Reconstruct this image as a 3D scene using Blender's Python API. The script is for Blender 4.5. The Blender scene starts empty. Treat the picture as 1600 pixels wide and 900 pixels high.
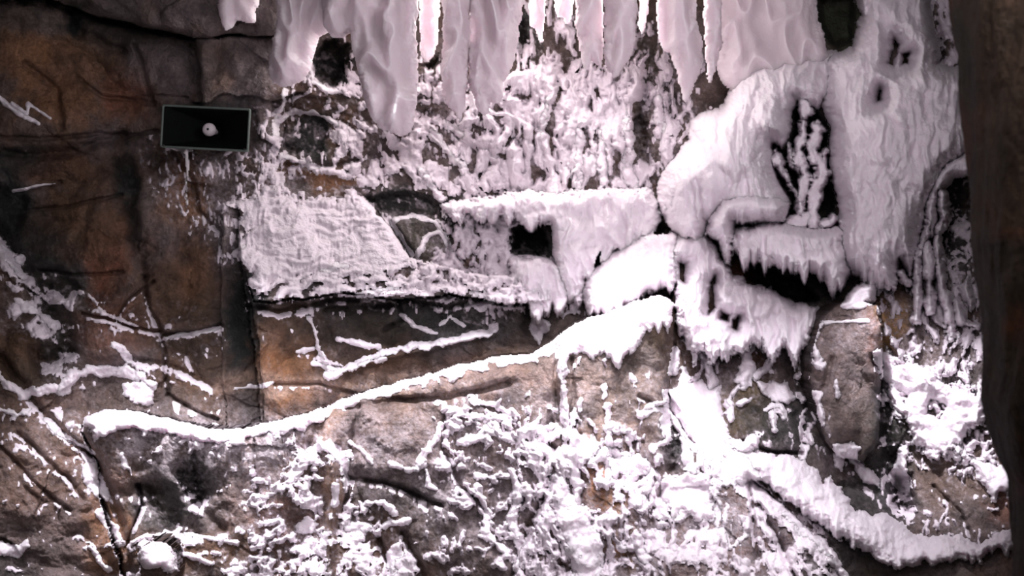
import bpy, math, time
import numpy as np
T00 = time.time()
FP = 2222.222          # focal length in pixels (50 mm lens, 1600 px frame)
CZ = 1.7               # eye height
S = 1.6                # spacing of the relief samples, in photo pixels
U0, U1, V0, V1 = -200, 1780, -150, 1030
us = np.arange(U0, U1, S); vs = np.arange(V0, V1, S)
NU, NV = len(us), len(vs)
UU, VV = np.meshgrid(us, vs)
UU = UU.astype(np.float32); VV = VV.astype(np.float32)
scene = bpy.context.scene
COL = scene.collection

def at(u, v, Y):
    return ((u - 800) * Y / FP, Y, CZ + (450 - v) * Y / FP)

# ------------------------------------------------------------------ noise
def _h(ix, iy, seed):
    n = (ix.astype(np.int64) * 374761393 + iy.astype(np.int64) * 668265263 + seed * 974634777) & 0x7fffffff
    n = ((n ^ (n >> 13)) * 1274126177) & 0x7fffffff
    n = n ^ (n >> 16)
    return n
def hash01(ix, iy, seed):
    return ((_h(ix, iy, seed) & 0xffff) / 65535.0).astype(np.float32)
def perlin(x, y, seed=0):
    xi = np.floor(x).astype(np.int64); yi = np.floor(y).astype(np.int64)
    xf = (x - xi).astype(np.float32); yf = (y - yi).astype(np.float32)
    def g(a, b, dx, dy):
        t = hash01(a, b, seed) * 6.2831853
        return np.cos(t) * dx + np.sin(t) * dy
    u = xf * xf * xf * (xf * (xf * 6 - 15) + 10); v = yf * yf * yf * (yf * (yf * 6 - 15) + 10)
    a = g(xi, yi, xf, yf); b = g(xi + 1, yi, xf - 1, yf)
    c = g(xi, yi + 1, xf, yf - 1); d = g(xi + 1, yi + 1, xf - 1, yf - 1)
    return ((a + (b - a) * u) * (1 - v) + (c + (d - c) * u) * v) * 1.5
def fbm(x, y, seed=0, o=4, gain=.5):
    s = 0; a = 1; t = 0
    for k in range(o):
        s = s + a * perlin(x * 2 ** k, y * 2 ** k, seed + k * 17); t += a; a *= gain
    return s / t
def bulges(x, y, seed, tilt=.6, curve=1.0):
    """union of tilted rounded blocks: convex faces that meet in creases"""
    xi = np.floor(x); yi = np.floor(y); best = np.full(x.shape, 1e9, np.float32)
    for dy in (-1, 0, 1):
        for dx in (-1, 0, 1):
            cx = xi + dx; cy = yi + dy
            px = cx + hash01(cx, cy, seed); py = cy + hash01(cx, cy, seed + 1)
            gx = (hash01(cx, cy, seed + 2) - .5) * 2 * tilt; gy = (hash01(cx, cy, seed + 3) - .5) * 2 * tilt
            h = hash01(cx, cy, seed + 4) * .5
            ax = x - px; ay = y - py
            best = np.minimum(best, h + gx * ax + gy * ay + curve * (ax * ax + ay * ay))
    return best.astype(np.float32)
def smooth(a, lo, hi):
    t = np.clip((a - lo) / (hi - lo), 0, 1); return t * t * (3 - 2 * t)

# ------------------------------------------------------------------ shapes
def box_of(pts, pad):
    p = np.array(pts, float)
    j0 = max(0, int((p[:, 0].min() - pad - U0) / S)); j1 = min(NU, int((p[:, 0].max() + pad - U0) / S) + 2)
    i0 = max(0, int((p[:, 1].min() - pad - V0) / S)); i1 = min(NV, int((p[:, 1].max() + pad - V0) / S) + 2)
    return slice(i0, i1), slice(j0, j1)
def seg_dist(U, V, a, b):
    ax, ay = a; bx, by = b; dx, dy = bx - ax, by - ay
    t = np.clip(((U - ax) * dx + (V - ay) * dy) / max(dx * dx + dy * dy, 1e-9), 0, 1)
    return np.hypot(U - ax - t * dx, V - ay - t * dy)
def sd_poly(U, V, pts):
    d = np.full(U.shape, 1e9, np.float32); ins = np.zeros(U.shape, bool); n = len(pts)
    for k in range(n):
        a, b = pts[k], pts[(k + 1) % n]
        d = np.minimum(d, seg_dist(U, V, a, b))
        if a[1] != b[1]:
            c = ((a[1] > V) != (b[1] > V)) & (U < (b[0] - a[0]) * (V - a[1]) / (b[1] - a[1]) + a[0])
            ins ^= c
    return np.where(ins, d, -d)
def sd_line(U, V, pts, r):
    d = np.full(U.shape, 1e9, np.float32)
    for k in range(len(pts) - 1):
        d = np.minimum(d, seg_dist(U, V, pts[k], pts[k + 1]))
    return r - d
WARPX = fbm(UU / 60, VV / 60, 901, 3); WARPY = fbm(UU / 60, VV / 60, 933, 3)
EDGE = fbm(UU / 16, VV / 16, 77, 4, .6)
FINE = fbm(UU / 5.5, VV / 5.5, 99, 2)
LOWN = fbm(UU / 24, VV / 24, 97, 2)
def drip_profile(u, seed, pitch, wid):
    """sharp teeth along u, 0..1"""
    out = np.zeros(u.shape, np.float32)
    for q in (0, 1):
        p = pitch * (1 + .8 * q); i = np.floor(u / p)
        for d in (-1, 0, 1):
            k = i + d; c = (k + hash01(k, k * 0 + q, seed)) * p
            h = hash01(k, k * 0 + 5 + q, seed) ** 1.3; w = wid * (.6 + .8 * hash01(k, k * 0 + 9, seed))
            out = np.maximum(out, h * np.clip(1 - np.abs(u - c) / w, 0, 1) ** .7)
    return out
def mask(kind, pts, r=0, rough=5, drip=0, pitch=13, wid=7, seed=1, holes=(), only=None):
    pad = 14 + r + drip + rough
    sl = box_of(pts, pad); U, V = UU[sl], VV[sl]
    wu = U + 6 * WARPX[sl]; wv = V + 6 * WARPY[sl]
    m = sd_poly(wu, wv, pts) if kind == 'poly' else sd_line(wu, wv, pts, r)
    if drip:
        m0 = m; uc = us[sl[1]].astype(np.float32); prof = (.62 * drip_profile(uc, seed, pitch, wid) + .45 * drip_profile(uc, seed + 50, pitch * 2.9, wid * 2.1) + .12 * np.abs(perlin(uc / 3.1, uc * 0, seed))) * drip
        rows = np.arange(m.shape[0])[:, None]; cols = np.arange(m.shape[1])[None, :]
        for f in (.2, .4, .6, .8, 1):
            sh = np.clip(rows - np.round(prof[None, :] * f / S).astype(int), 0, None)
            m = np.maximum(m, m0[sh, cols] - f * 3.0)
    m = m + rough * EDGE[sl] + (1.8 * FINE[sl] if rough >= 4 else 0)
    if kind == 'line': m = m + r * .9 * LOWN[sl]
    if only is not None: m = np.where(RID[sl] == only, m, -30)
    for h in holes:
        m = np.minimum(m, -sd_poly(U + 3 * WARPX[sl], V, h) - 5 * EDGE[sl])
    return sl, m
def tps(ctrl, U, V):
    """smooth depth through control points (u, v, Y)"""
    c = np.array(ctrl, float); P = c[:, :2] / 300.0; n = len(c)
    def k(r): return np.where(r > 1e-9, r * r * np.log(r + 1e-12), 0)
    A = np.zeros((n + 3, n + 3)); R = np.hypot(P[:, None, 0] - P[None, :, 0], P[:, None, 1] - P[None, :, 1])
    A[:n, :n] = k(R) + np.eye(n) * .02; A[:n, n] = 1; A[:n, n + 1:] = P; A[n, :n] = 1; A[n + 1:, :n] = P.T
    w = np.linalg.solve(A, np.concatenate([c[:, 2], [0, 0, 0]]))
    x = U / 300.0; y = V / 300.0; out = w[n] + w[n + 1] * x + w[n + 2] * y
    for i in range(n):
        out = out + w[i] * k(np.hypot(x - P[i, 0], y - P[i, 1]))
    return out.astype(np.float32)

# ------------------------------------------------------------------ materials
def new_mat(name):
    m = bpy.data.materials.new(name); m.use_nodes = True
    nt = m.node_tree; b = nt.nodes['Principled BSDF']; return m, nt, b
def noise_node(nt, scale, detail=6, rough=.6):
    g = nt.nodes.new('ShaderNodeNewGeometry'); n = nt.nodes.new('ShaderNodeTexNoise')
    n.inputs['Scale'].default_value = scale; n.inputs['Detail'].default_value = detail; n.inputs['Roughness'].default_value = rough
    nt.links.new(g.outputs['Position'], n.inputs['Vector']); return n
def add_bump(nt, b, srcs):
    prev = None
    for src, dist in srcs:
        bp = nt.nodes.new('ShaderNodeBump'); bp.inputs['Distance'].default_value = dist
        bp.inputs['Strength'].default_value = 1
        nt.links.new(src, bp.inputs['Height'])
        if prev: nt.links.new(prev.outputs[0], bp.inputs['Normal'])
        prev = bp
    nt.links.new(prev.outputs[0], b.inputs['Normal'])
def rock_material():
    m, nt, b = new_mat('cast rock'); L = nt.links.new
    a = nt.nodes.new('ShaderNodeAttribute'); a.attribute_name = 'Col'
    n1 = noise_node(nt, 9, 8, .65); n2 = noise_node(nt, 60, 6, .7)
    r1 = nt.nodes.new('ShaderNodeMapRange'); r1.inputs[1].default_value = .3; r1.inputs[2].default_value = .7
    r1.inputs[3].default_value = .45; r1.inputs[4].default_value = 1.55; L(n1.outputs[0], r1.inputs[0])
    r2 = nt.nodes.new('ShaderNodeMapRange'); r2.inputs[1].default_value = .3; r2.inputs[2].default_value = .7
    r2.inputs[3].default_value = .7; r2.inputs[4].default_value = 1.3; L(n2.outputs[0], r2.inputs[0])
    mm = nt.nodes.new('ShaderNodeMath'); mm.operation = 'MULTIPLY'; L(r1.outputs[0], mm.inputs[0]); L(r2.outputs[0], mm.inputs[1])
    vm = nt.nodes.new('ShaderNodeVectorMath'); vm.operation = 'SCALE'; L(a.outputs['Color'], vm.inputs[0]); L(mm.outputs[0], vm.inputs['Scale'])
    L(vm.outputs[0], b.inputs['Base Color'])
    b.inputs['Roughness'].default_value = .62; b.inputs['Specular IOR Level'].default_value = .35
    n3 = noise_node(nt, 25, 8, .65); add_bump(nt, b, [(n3.outputs[0], .05), (n2.outputs[0], .012)])
    return m
def snow_material(name, col, sss=0.0, bump=.006, rough=.75):
    m, nt, b = new_mat(name)
    b.inputs['Base Color'].default_value = (*col, 1); b.inputs['Roughness'].default_value = rough
    b.inputs['Specular IOR Level'].default_value = .25
    if sss:
        b.inputs['Subsurface Weight'].default_value = sss; b.inputs['Subsurface Radius'].default_value = (1, .9, .95)
        b.inputs['Subsurface Scale'].default_value = .10 if name == 'frosted ice' else .03
    n1 = noise_node(nt, 45, 5, .6); n2 = noise_node(nt, 220, 3, .6)
    add_bump(nt, b, [(n1.outputs[0], bump * 2.2), (n2.outputs[0], bump * .5)])
    return m
M_ROCK = rock_material()
M_ROCKD = rock_material(); M_ROCKD.node_tree.nodes['Principled BSDF'].inputs['Specular IOR Level'].default_value = .08
M_SNOW = snow_material('packed frost snow', (.88, .81, .86), sss=.7, bump=.005)
M_RIME = snow_material('rime crust', (.82, .75, .80), bump=.006)
M_ICE = snow_material('frosted ice', (.68, .60, .63), sss=1.0, bump=.002, rough=.5)

# ------------------------------------------------------------------ rock relief
ROCK = []   # (name, label, category or None for the setting, polygon, depth control points, bevel px, bevel depth, rough)
ROCK.append(('wall_back', None, None, None,
    [(-200,-150,7.9),(0,100,7.95),(200,100,7.95),(420,200,7.9),(600,200,8.05),(900,100,8.1),(1300,50,8.1),(1700,100,8.0),
     (100,300,7.9),(300,400,7.85),(600,330,8.05),(900,300,7.95),(1200,300,7.9),(0,600,7.65),(250,600,7.75),(0,800,7.35),(100,1020,7.1),(-200,900,7.3),
     (300,1000,7.3),(700,500,7.9),(1600,500,7.9)], 0, 0))
ROCK.append(('rock_overhang', 'grey smooth rock overhang along the top left edge above the loudspeaker', 'rock',
    [(-220,-160),(-220,-20),(60,-4),(98,6),(160,25),(215,38),(262,50),(302,60),(360,52),(440,62),(520,30),(520,-160)],
    [(-200,-100,7.45),(0,0,7.6),(300,55,7.62),(500,0,7.6),(300,-140,7.4)], 14, .06))
ROCK.append(('rock_block', 'grey rock block with a sharp vertical left edge directly above the loudspeaker', 'rock',
    [(303,58),(312,110),(317,168),(400,172),(408,215),(440,235),(445,120),(430,55)],
    [(303,58,7.72),(317,165,7.7),(430,60,7.85),(440,230,7.85)], 6, .03))
ROCK.append(('rock_slab', 'sloping rock slab with a thick frosted top and dark undercut front edge', 'rock',
    [(366,318),(420,308),(475,314),(548,305),(572,310),(600,345),(622,372),(642,402),(700,420),(795,432),(860,440),(862,470),(800,478),(740,472),(700,462),(620,468),(540,457),(470,468),(398,472),(384,435),(374,400)],
    [(366,318,7.82),(570,305,7.84),(378,400,7.62),(640,400,7.68),(400,468,7.48),(620,462,7.5),(790,475,7.56),(790,432,7.7),(500,360,7.78)], 4, .02))
ROCK.append(('rock_buttress', 'dark grey rock face under the frosted slab and above the bright rim', 'rock',
    [(384,440),(398,470),(470,466),(540,456),(620,466),(700,460),(800,476),(862,468),(1070,440),(1070,560),(870,640),(600,700),(420,740),(412,640),(405,540),(396,480)],
    [(398,470,7.62),(620,466,7.78),(800,476,7.85),(1000,450,7.8),(415,640,7.6),(700,620,7.7),(900,540,7.75),(560,600,7.62),(600,520,7.7),(740,530,7.7)], 6, .04))
ROCK.append(('rock_fin', 'narrow upright dark rock fin left of the frosted slab', 'rock',
    [(349,320),(366,314),(373,330),(372,400),(380,440),(392,500),(402,580),(410,680),(358,690),(348,600),(344,480),(348,400)],
    [(349,330,7.72),(372,330,7.88),(346,480,7.74),(395,500,7.92),(352,640,7.7),(408,640,7.85)], 5, .05))
ROCK.append(('rock_crag', 'dark undercut crag behind the frost drips on the lower right', 'rock',
    [(1052,400),(1100,380),(1300,380),(1800,300),(1800,1040),(1290,1040),(1140,800),(1040,600)],
    [(1060,420,7.7),(1200,450,7.85),(1090,640,7.3),(1180,640,7.3),(1250,650,7.5),(1450,600,7.5),(1550,620,7.45),(1300,790,7.25),(1340,740,7.5),(1500,800,7.35),(1600,450,7.7),(1400,1000,6.95),(1560,900,7.0),(1200,780,7.0)], 4, .04))
ROCK.append(('rock_column', 'pale grey upright rock column with frosted edges right of the dark undercut', 'rock',
    [(1284,502),(1300,478),(1345,470),(1374,480),(1380,560),(1372,690),(1350,720),(1310,715),(1290,690),(1275,640),(1262,590),(1270,545)],
    [(1284,502,7.3),(1374,480,7.3),(1270,600,7.35),(1372,600,7.32),(1320,560,7.2),(1330,700,7.3)], 10, .09))
ROCK.append(('rock_parapet', 'long brightly lit front rock ledge rising from lower left to centre', 'rock',
    [(134,650),(165,640),(200,642),(262,656),(330,668),(380,670),(430,657),(480,646),(520,630),(600,602),(680,581),(760,561),(830,550),(868,531),(900,505),(940,490),(985,475),(1030,460),(1052,470),(1058,530),(1046,600),(1046,640),(1082,692),(1146,702),(1180,750),(1250,812),(1300,868),(1340,1040),(215,1040),(190,900),(160,790),(150,720),(128,672)],
    [(150,660,7.35),(330,672,7.25),(480,655,7.22),(700,585,7.2),(870,540,7.15),(1050,475,7.25),(200,800,7.35),(200,1000,7.05),(400,780,7.2),(600,800,7.1),(600,1000,6.9),(560,680,7.16),(900,700,7.0),(900,1000,6.72),(1020,600,7.1),(1150,720,6.95),(1150,860,6.75),(1300,900,6.7)], 34, .30))
ROCK.append(('boulder', 'small rounded boulder capped with snow at the bottom left', 'boulder',
    [(218,872),(222,855),(240,845),(262,850),(276,868),(278,890),(265,910),(238,914),(220,900)],
    [(245,850,6.98),(245,910,6.95),(220,880,7.0),(275,880,7.0),(247,880,6.88)], 16, .10))

CLUS0 = np.clip(fbm(UU / 50, VV / 22, 366, 3) + .5, 0, 1.2)
wx = UU + 26 * fbm(UU / 90, VV / 90, 11, 3); wy = VV + 26 * fbm(UU / 90, VV / 90, 12, 3)
REL = (.17 * (bulges(wx / 190, wy / 150, 21, .9, .7) - .45)
     + .075 * (bulges((wx + wy * .4) / 75, wy / 95, 31, 1.0, .8) - .4)
     + .028 * (bulges(wx / 30, (wy - wx * .3) / 26, 41, 1.1, .9) - .4)
     + .07 * (bulges((wx * .8 + wy * .6) / 110, (wy * .8 - wx * .6) / 56, 47, 1.25, .75) - .4)
     + .05 * fbm(UU / 80, VV / 80, 51, 6, .55)
     + .008 * fbm(wx / 9, wy / 9, 57, 3, .6)).astype(np.float32)
REL += smooth(VV, 600, 700) * (.034 * (bulges((wx + 8 * EDGE) / 44, (wy + .2 * wx + 6 * EDGE) / 21, 45, .9, .9) - .4) + .07 * (bulges((wx - wy * .5) / 120, wy / 70, 46, 1.2, .6) - .4))
YR = np.zeros_like(UU); RID = np.zeros(UU.shape, np.int16)
for k, (nm, lab, cat, poly, ctrl, bev, bd) in enumerate(ROCK):
    if poly is None:
        YR[:] = tps(ctrl, UU, VV) + REL; continue
    sl, m = mask('poly', poly, rough=3.0)
    y = tps(ctrl, UU[sl], VV[sl]) + REL[sl] * (.75 if k != 3 else .4)
    t = np.clip(1 - m / bev, 0, 1); y = y + bd * (1 - np.sqrt(np.clip(1 - t * t, 0, 1)))
    YR[sl] = np.where(m > 0, y, YR[sl]); RID[sl] = np.where(m > 0, k, RID[sl])
sl = box_of([(360,300),(870,480)], 0)
rp = np.abs(((VV[sl] + 26 * WARPX[sl] + .12 * UU[sl]) / 17) % 1 - .5) * 2
YR[sl] += np.where(RID[sl] == 3, -.014 * rp ** .6 * (.5 + CLUS0[sl]), 0)
CRACKS = [ ([(20,300),(80,292),(95,286)], 4, .05), ([(60,420),(120,430),(190,425)], 3, .04), ([(180,500),(200,470),(240,440)], 3, .05), ([(262,620),(300,640),(340,655)], 4, .06), ([(120,120),(160,150),(240,160)], 4, .04), ([(40,100),(90,140),(100,200)], 5, .04), ([(210,70),(225,120),(240,160)], 4, .04), ([(270,240),(300,280),(310,330),(345,360)], 4, .05), ([(300,680),(305,740)], 4, .05), ([(398,690),(402,770)], 3, .04), ([(0,700),(60,760),(110,800)], 4, .05), ([(30,680),(100,740),(130,780)], 5, .05), ([(560,640),(548,700),(560,740)], 5, .05), ([(700,640),(690,700),(720,760),(760,800)], 5, .05), ([(430,600),(500,600),(560,620)], 4, .04), # polyline, width px, depth m (negative: a raised rib)
    ([(0,212),(60,218),(150,208),(200,213),(245,205)], 4, .05), ([(0,238),(60,243),(110,238),(150,225),(190,213)], 9, .09),
    ([(200,255),(198,300),(205,360),(212,400),(225,430)], 15, .10), ([(225,430),(232,480),(250,510),(258,560),(262,620)], 4, .07),
    ([(0,365),(30,395),(55,440),(85,500),(105,545),(60,560)], 22, .13), ([(40,330),(100,325),(150,312),(190,304)], 3, .05),
    ([(130,490),(170,500),(210,514),(255,518)], 3, .05), ([(258,524),(300,518),(345,508)], 4, .08),
    ([(0,300),(25,310),(30,345)], 14, .10), ([(105,15),(112,40),(128,47)], 16, .12), ([(150,52),(165,72),(190,80)], 9, .06),
    ([(130,8),(200,40),(260,56),(300,72)], 14, .08), ([(300,72),(306,120),(308,160)], 8, .06),
    ([(0,560),(35,600),(70,650),(140,712)], 7, .08), ([(140,712),(170,760),(190,830),(205,900)], 7, .08),
    ([(215,760),(222,790),(205,830),(200,850)], 4, .10), ([(280,735),(300,740),(315,760),(310,780)], 12, .16),
    ([(290,770),(330,810),(350,830)], 10, .06), ([(235,770),(262,790),(290,830)], 22, .10),
    ([(480,690),(486,740),(494,800)], 6, .06), ([(525,700),(545,745),(540,800)], 8, .08),
    ([(498,690),(515,720),(522,780),(518,850),(516,1000)], 8, -.10), ([(550,745),(620,760),(690,790)], 5, .08),
    ([(600,752),(640,765),(665,790)], 8, .07), ([(630,830),(650,870),(670,920)], 7, .09), ([(590,840),(605,880),(610,920)], 6, .07),
    ([(200,560),(260,570),(330,600)], 6, .04), ([(395,480),(440,488),(520,470),(560,470)], 6, .07), ([(510,485),(560,482),(610,478)], 7, .08),
    ([(620,465),(700,480),(760,470)], 5, .05), ([(623,470),(628,500),(600,515)], 4, .05), ([(830,480),(820,505),(850,520)], 12, .13),
    ([(690,490),(730,500),(790,495)], 16, .08), ([(515,588),(620,556),(770,520)], 6, -.05), ([(480,470),(495,520),(515,580)], 5, -.04),
    ([(540,640),(620,625),(700,620),(790,600)], 6, .05), ([(560,660),(600,690),(640,700)], 30, -.06),
    ([(870,540),(868,600),(872,670)], 4, .06), ([(882,545),(880,600),(883,660)], 6, -.05), ([(893,560),(896,620),(890,665)], 4, .05),
    ([(860,660),(850,690),(862,700)], 8, .08), ([(1000,620),(1035,640),(1050,660),(1060,700)], 5, .05), ([(1050,660),(1056,700),(1050,735)], 13, .16),
    ([(860,750),(840,800),(810,860),(800,900)], 8, .07), ([(905,680),(900,740),(910,790)], 6, .05), ([(955,700),(970,760),(985,820)], 8, .06),
    ([(1015,850),(1020,800),(1040,760)], 7, .08), ([(1170,745),(1175,800),(1183,870)], 4, .08), ([(1185,790),(1210,830),(1240,900)], 6, .07),
    ([(1160,690),(1200,705),(1250,707)], 4, .10), ([(1300,560),(1290,600),(1240,650)], 5, .04), ([(1255,600),(1260,680),(1252,715)], 8, .10),
    ([(1375,560),(1385,640),(1380,700),(1400,760)], 14, .14), ([(1405,770),(1412,800)], 18, .2), ([(1375,480),(1385,520),(1410,560)], 7, -.09),
    ([(1330,700),(1340,760),(1300,760)], 20, .09), ([(1460,760),(1500,800),(1520,840)], 4, .05), ([(1520,520),(1560,540),(1600,545)], 3, .04),
    ([(575,310),(610,350),(655,412)], 7, .10), ([(700,320),(705,360),(700,405)], 5, .08), ([(1010,130),(1005,200),(1008,260)], 10, .10),
    ([(430,160),(440,220),(450,240)], 9, .08), ([(450,260),(520,258),(560,250)], 5, .05),
]
for pts, w, dp in CRACKS:
    sl = box_of(pts, w * 3)
    d = np.maximum(w - sd_line(UU[sl] + .5 * w * WARPX[sl] * 2, VV[sl] + .5 * w * WARPY[sl] * 2, pts, w), 0)
    YR[sl] += dp * np.exp(-(d / w) ** 2 * 1.3) * (1 + .5 * EDGE[sl])
HOLES = [  # recesses: polygon, extra depth
    ([(492,75),(505,62),(525,60),(542,68),(548,95),(540,125),(520,138),(498,130),(488,105)], .35),
    ([(796,360),(812,352),(850,350),(858,378),(856,402),(798,402)], .5), ([(927,420),(932,398),(940,392),(941,418)], .4),
    ([(1020,370),(1026,352),(1034,342),(1050,354),(1046,362)], .25), ([(1238,175),(1248,165),(1262,175),(1280,172),(1298,190),(1297,250),(1306,300),(1308,350),(1290,360),(1250,358),(1225,345),(1218,300),(1205,262),(1206,228),(1232,232),(1234,205)], .35),
    ([(1162,405),(1200,415),(1262,440),(1284,468),(1262,476),(1225,474),(1205,455),(1160,442)], .45), ([(1272,-10),(1340,-10),(1335,65),(1300,80),(1285,52)], .3),
    ([(984,185),(1000,178),(1016,190),(1014,235),(1002,250),(988,240)], .12), ([(1410,430),(1418,400),(1428,412),(1424,455),(1412,450)], .3),
    ([(1462,30),(1470,20),(1478,60),(1476,98),(1466,92)], .3), ([(1390,735),(1425,740),(1428,805),(1405,812),(1392,790)], .25),
    ([(445,170),(470,165),(510,185),(520,215),(500,240),(460,250),(445,235)], .10), ([(800,20),(822,30),(826,70),(812,95),(800,70)], .2),
    ([(655,100),(672,92),(690,80),(690,100),(672,112)], .2), ([(575,310),(600,300),(660,300),(720,330),(700,345),(640,345),(600,340)], .12),
    ([(60,420),(95,410),(130,450),(110,480),(70,460)], .08), ([(395,690),(420,690),(500,820)], .0), ([(270,745),(310,740),(318,775),(300,780),(280,765)], .14)]
for pts, dp in HOLES:
    sl, m = mask('poly', pts, rough=6)
    YR[sl] += dp * smooth(m, -2, 12)

# ------------------------------------------------------------------ rock colour (own stains, darker hollows, and light painted into the pale lower ledge)
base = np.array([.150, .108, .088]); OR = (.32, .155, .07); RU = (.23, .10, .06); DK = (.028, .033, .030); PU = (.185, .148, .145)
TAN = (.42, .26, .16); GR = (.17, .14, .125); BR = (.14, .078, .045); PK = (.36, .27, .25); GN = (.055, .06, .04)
COLR = np.ones(UU.shape + (3,), np.float32) * base
n = fbm(wx / 110, wy / 110, 61, 5, .6)[..., None]; COLR = COLR + (np.array(PU) - COLR) * np.clip(n * 1.6 + .35, 0, 1)
n = fbm(wx / 70, wy / 120, 71, 5, .6)[..., None]; COLR = COLR + (np.array(BR) * 1.3 - COLR) * np.clip(n * 2.2 - .1, 0, .85)
BLOBS = [ # u, v, radius u, radius v, colour, strength
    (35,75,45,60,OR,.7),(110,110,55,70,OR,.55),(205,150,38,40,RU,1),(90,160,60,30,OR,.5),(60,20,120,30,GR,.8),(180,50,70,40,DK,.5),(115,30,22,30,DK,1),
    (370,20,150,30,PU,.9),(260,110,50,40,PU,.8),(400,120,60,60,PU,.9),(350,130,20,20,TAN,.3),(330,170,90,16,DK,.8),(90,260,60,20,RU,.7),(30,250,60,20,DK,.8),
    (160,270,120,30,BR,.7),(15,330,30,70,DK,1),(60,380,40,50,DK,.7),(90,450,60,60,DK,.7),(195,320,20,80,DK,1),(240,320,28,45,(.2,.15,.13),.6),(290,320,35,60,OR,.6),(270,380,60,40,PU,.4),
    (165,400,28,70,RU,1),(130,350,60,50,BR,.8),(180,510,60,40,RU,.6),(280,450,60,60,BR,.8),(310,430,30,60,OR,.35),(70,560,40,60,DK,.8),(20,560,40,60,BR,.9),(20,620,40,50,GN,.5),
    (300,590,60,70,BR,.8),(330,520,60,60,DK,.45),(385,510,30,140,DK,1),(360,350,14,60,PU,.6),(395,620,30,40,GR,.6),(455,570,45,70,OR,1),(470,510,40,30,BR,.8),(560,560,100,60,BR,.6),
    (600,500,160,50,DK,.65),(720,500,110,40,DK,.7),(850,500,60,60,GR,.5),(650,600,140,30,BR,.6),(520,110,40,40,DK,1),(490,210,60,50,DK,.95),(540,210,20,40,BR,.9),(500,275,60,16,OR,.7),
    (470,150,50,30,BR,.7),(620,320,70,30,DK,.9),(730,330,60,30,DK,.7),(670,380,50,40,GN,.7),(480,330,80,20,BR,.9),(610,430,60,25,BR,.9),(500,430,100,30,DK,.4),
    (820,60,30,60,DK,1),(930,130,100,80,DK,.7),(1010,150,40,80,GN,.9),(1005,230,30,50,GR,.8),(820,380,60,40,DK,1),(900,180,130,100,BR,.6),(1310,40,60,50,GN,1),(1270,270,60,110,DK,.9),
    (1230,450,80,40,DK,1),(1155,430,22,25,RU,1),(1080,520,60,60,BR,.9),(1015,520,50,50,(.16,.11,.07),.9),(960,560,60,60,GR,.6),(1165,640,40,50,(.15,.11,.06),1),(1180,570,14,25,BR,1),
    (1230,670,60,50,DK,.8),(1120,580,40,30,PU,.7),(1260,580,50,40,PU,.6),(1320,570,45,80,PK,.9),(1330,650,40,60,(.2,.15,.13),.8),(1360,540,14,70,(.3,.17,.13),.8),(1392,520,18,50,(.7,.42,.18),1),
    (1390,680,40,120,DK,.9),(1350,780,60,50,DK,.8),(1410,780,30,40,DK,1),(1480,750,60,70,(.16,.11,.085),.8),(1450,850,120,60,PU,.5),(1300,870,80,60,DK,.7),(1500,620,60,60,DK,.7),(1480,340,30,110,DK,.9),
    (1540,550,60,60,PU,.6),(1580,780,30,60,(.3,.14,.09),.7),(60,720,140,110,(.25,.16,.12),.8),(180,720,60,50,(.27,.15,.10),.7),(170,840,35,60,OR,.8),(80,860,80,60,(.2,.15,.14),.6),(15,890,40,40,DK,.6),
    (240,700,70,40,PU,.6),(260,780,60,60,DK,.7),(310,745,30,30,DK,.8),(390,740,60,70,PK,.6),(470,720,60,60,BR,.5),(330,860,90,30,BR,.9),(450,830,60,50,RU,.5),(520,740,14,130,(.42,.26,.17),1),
    (480,880,90,40,BR,.8),(590,680,90,50,PK,.7),(660,650,60,30,(.26,.17,.12),.6),(680,740,70,60,PU,.7),(640,790,90,50,DK,.45),(600,850,60,60,BR,.8),(740,700,100,60,(.3,.23,.21),.6),(750,820,80,80,PU,.6),  # pink ledge patches carry strong light in their colour
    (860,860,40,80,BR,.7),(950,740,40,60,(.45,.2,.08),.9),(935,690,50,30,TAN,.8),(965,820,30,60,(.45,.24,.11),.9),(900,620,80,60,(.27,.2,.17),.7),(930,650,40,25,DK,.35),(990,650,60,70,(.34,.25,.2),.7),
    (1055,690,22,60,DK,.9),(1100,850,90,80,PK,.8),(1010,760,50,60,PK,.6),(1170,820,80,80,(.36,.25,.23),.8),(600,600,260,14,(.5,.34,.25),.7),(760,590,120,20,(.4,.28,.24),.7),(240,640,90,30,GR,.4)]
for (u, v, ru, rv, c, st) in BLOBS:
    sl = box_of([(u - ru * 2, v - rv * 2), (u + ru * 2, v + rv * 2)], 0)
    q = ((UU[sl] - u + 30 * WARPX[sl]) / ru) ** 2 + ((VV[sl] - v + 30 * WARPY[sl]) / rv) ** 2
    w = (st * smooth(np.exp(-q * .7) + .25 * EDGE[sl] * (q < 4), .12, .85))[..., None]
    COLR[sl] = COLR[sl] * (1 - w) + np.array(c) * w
DUST_LIGHT = [ # thin rime dusting on the rock, with light painted in along the ledge
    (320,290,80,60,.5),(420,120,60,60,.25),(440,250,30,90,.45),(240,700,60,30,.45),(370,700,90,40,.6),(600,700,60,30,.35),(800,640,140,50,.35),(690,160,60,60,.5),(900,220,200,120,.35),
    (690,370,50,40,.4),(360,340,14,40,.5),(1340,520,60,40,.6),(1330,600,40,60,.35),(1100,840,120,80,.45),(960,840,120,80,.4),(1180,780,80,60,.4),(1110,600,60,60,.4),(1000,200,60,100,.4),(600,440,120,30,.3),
    (430,350,60,60,.3),(800,480,60,40,.2),(740,520,60,30,.2),(480,820,100,80,.3),(1180,500,90,60,.4),(1450,800,90,60,.2),(1450,500,70,90,.35),(500,690,300,50,.45),(720,760,200,120,.35),(1160,820,130,110,.75),(980,800,120,120,.35),(240,690,120,40,.55),(60,760,110,110,.15),(390,700,110,40,.95),(230,685,60,22,.7),(640,600,160,16,.5),(1000,620,80,80,.3)]
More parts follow.
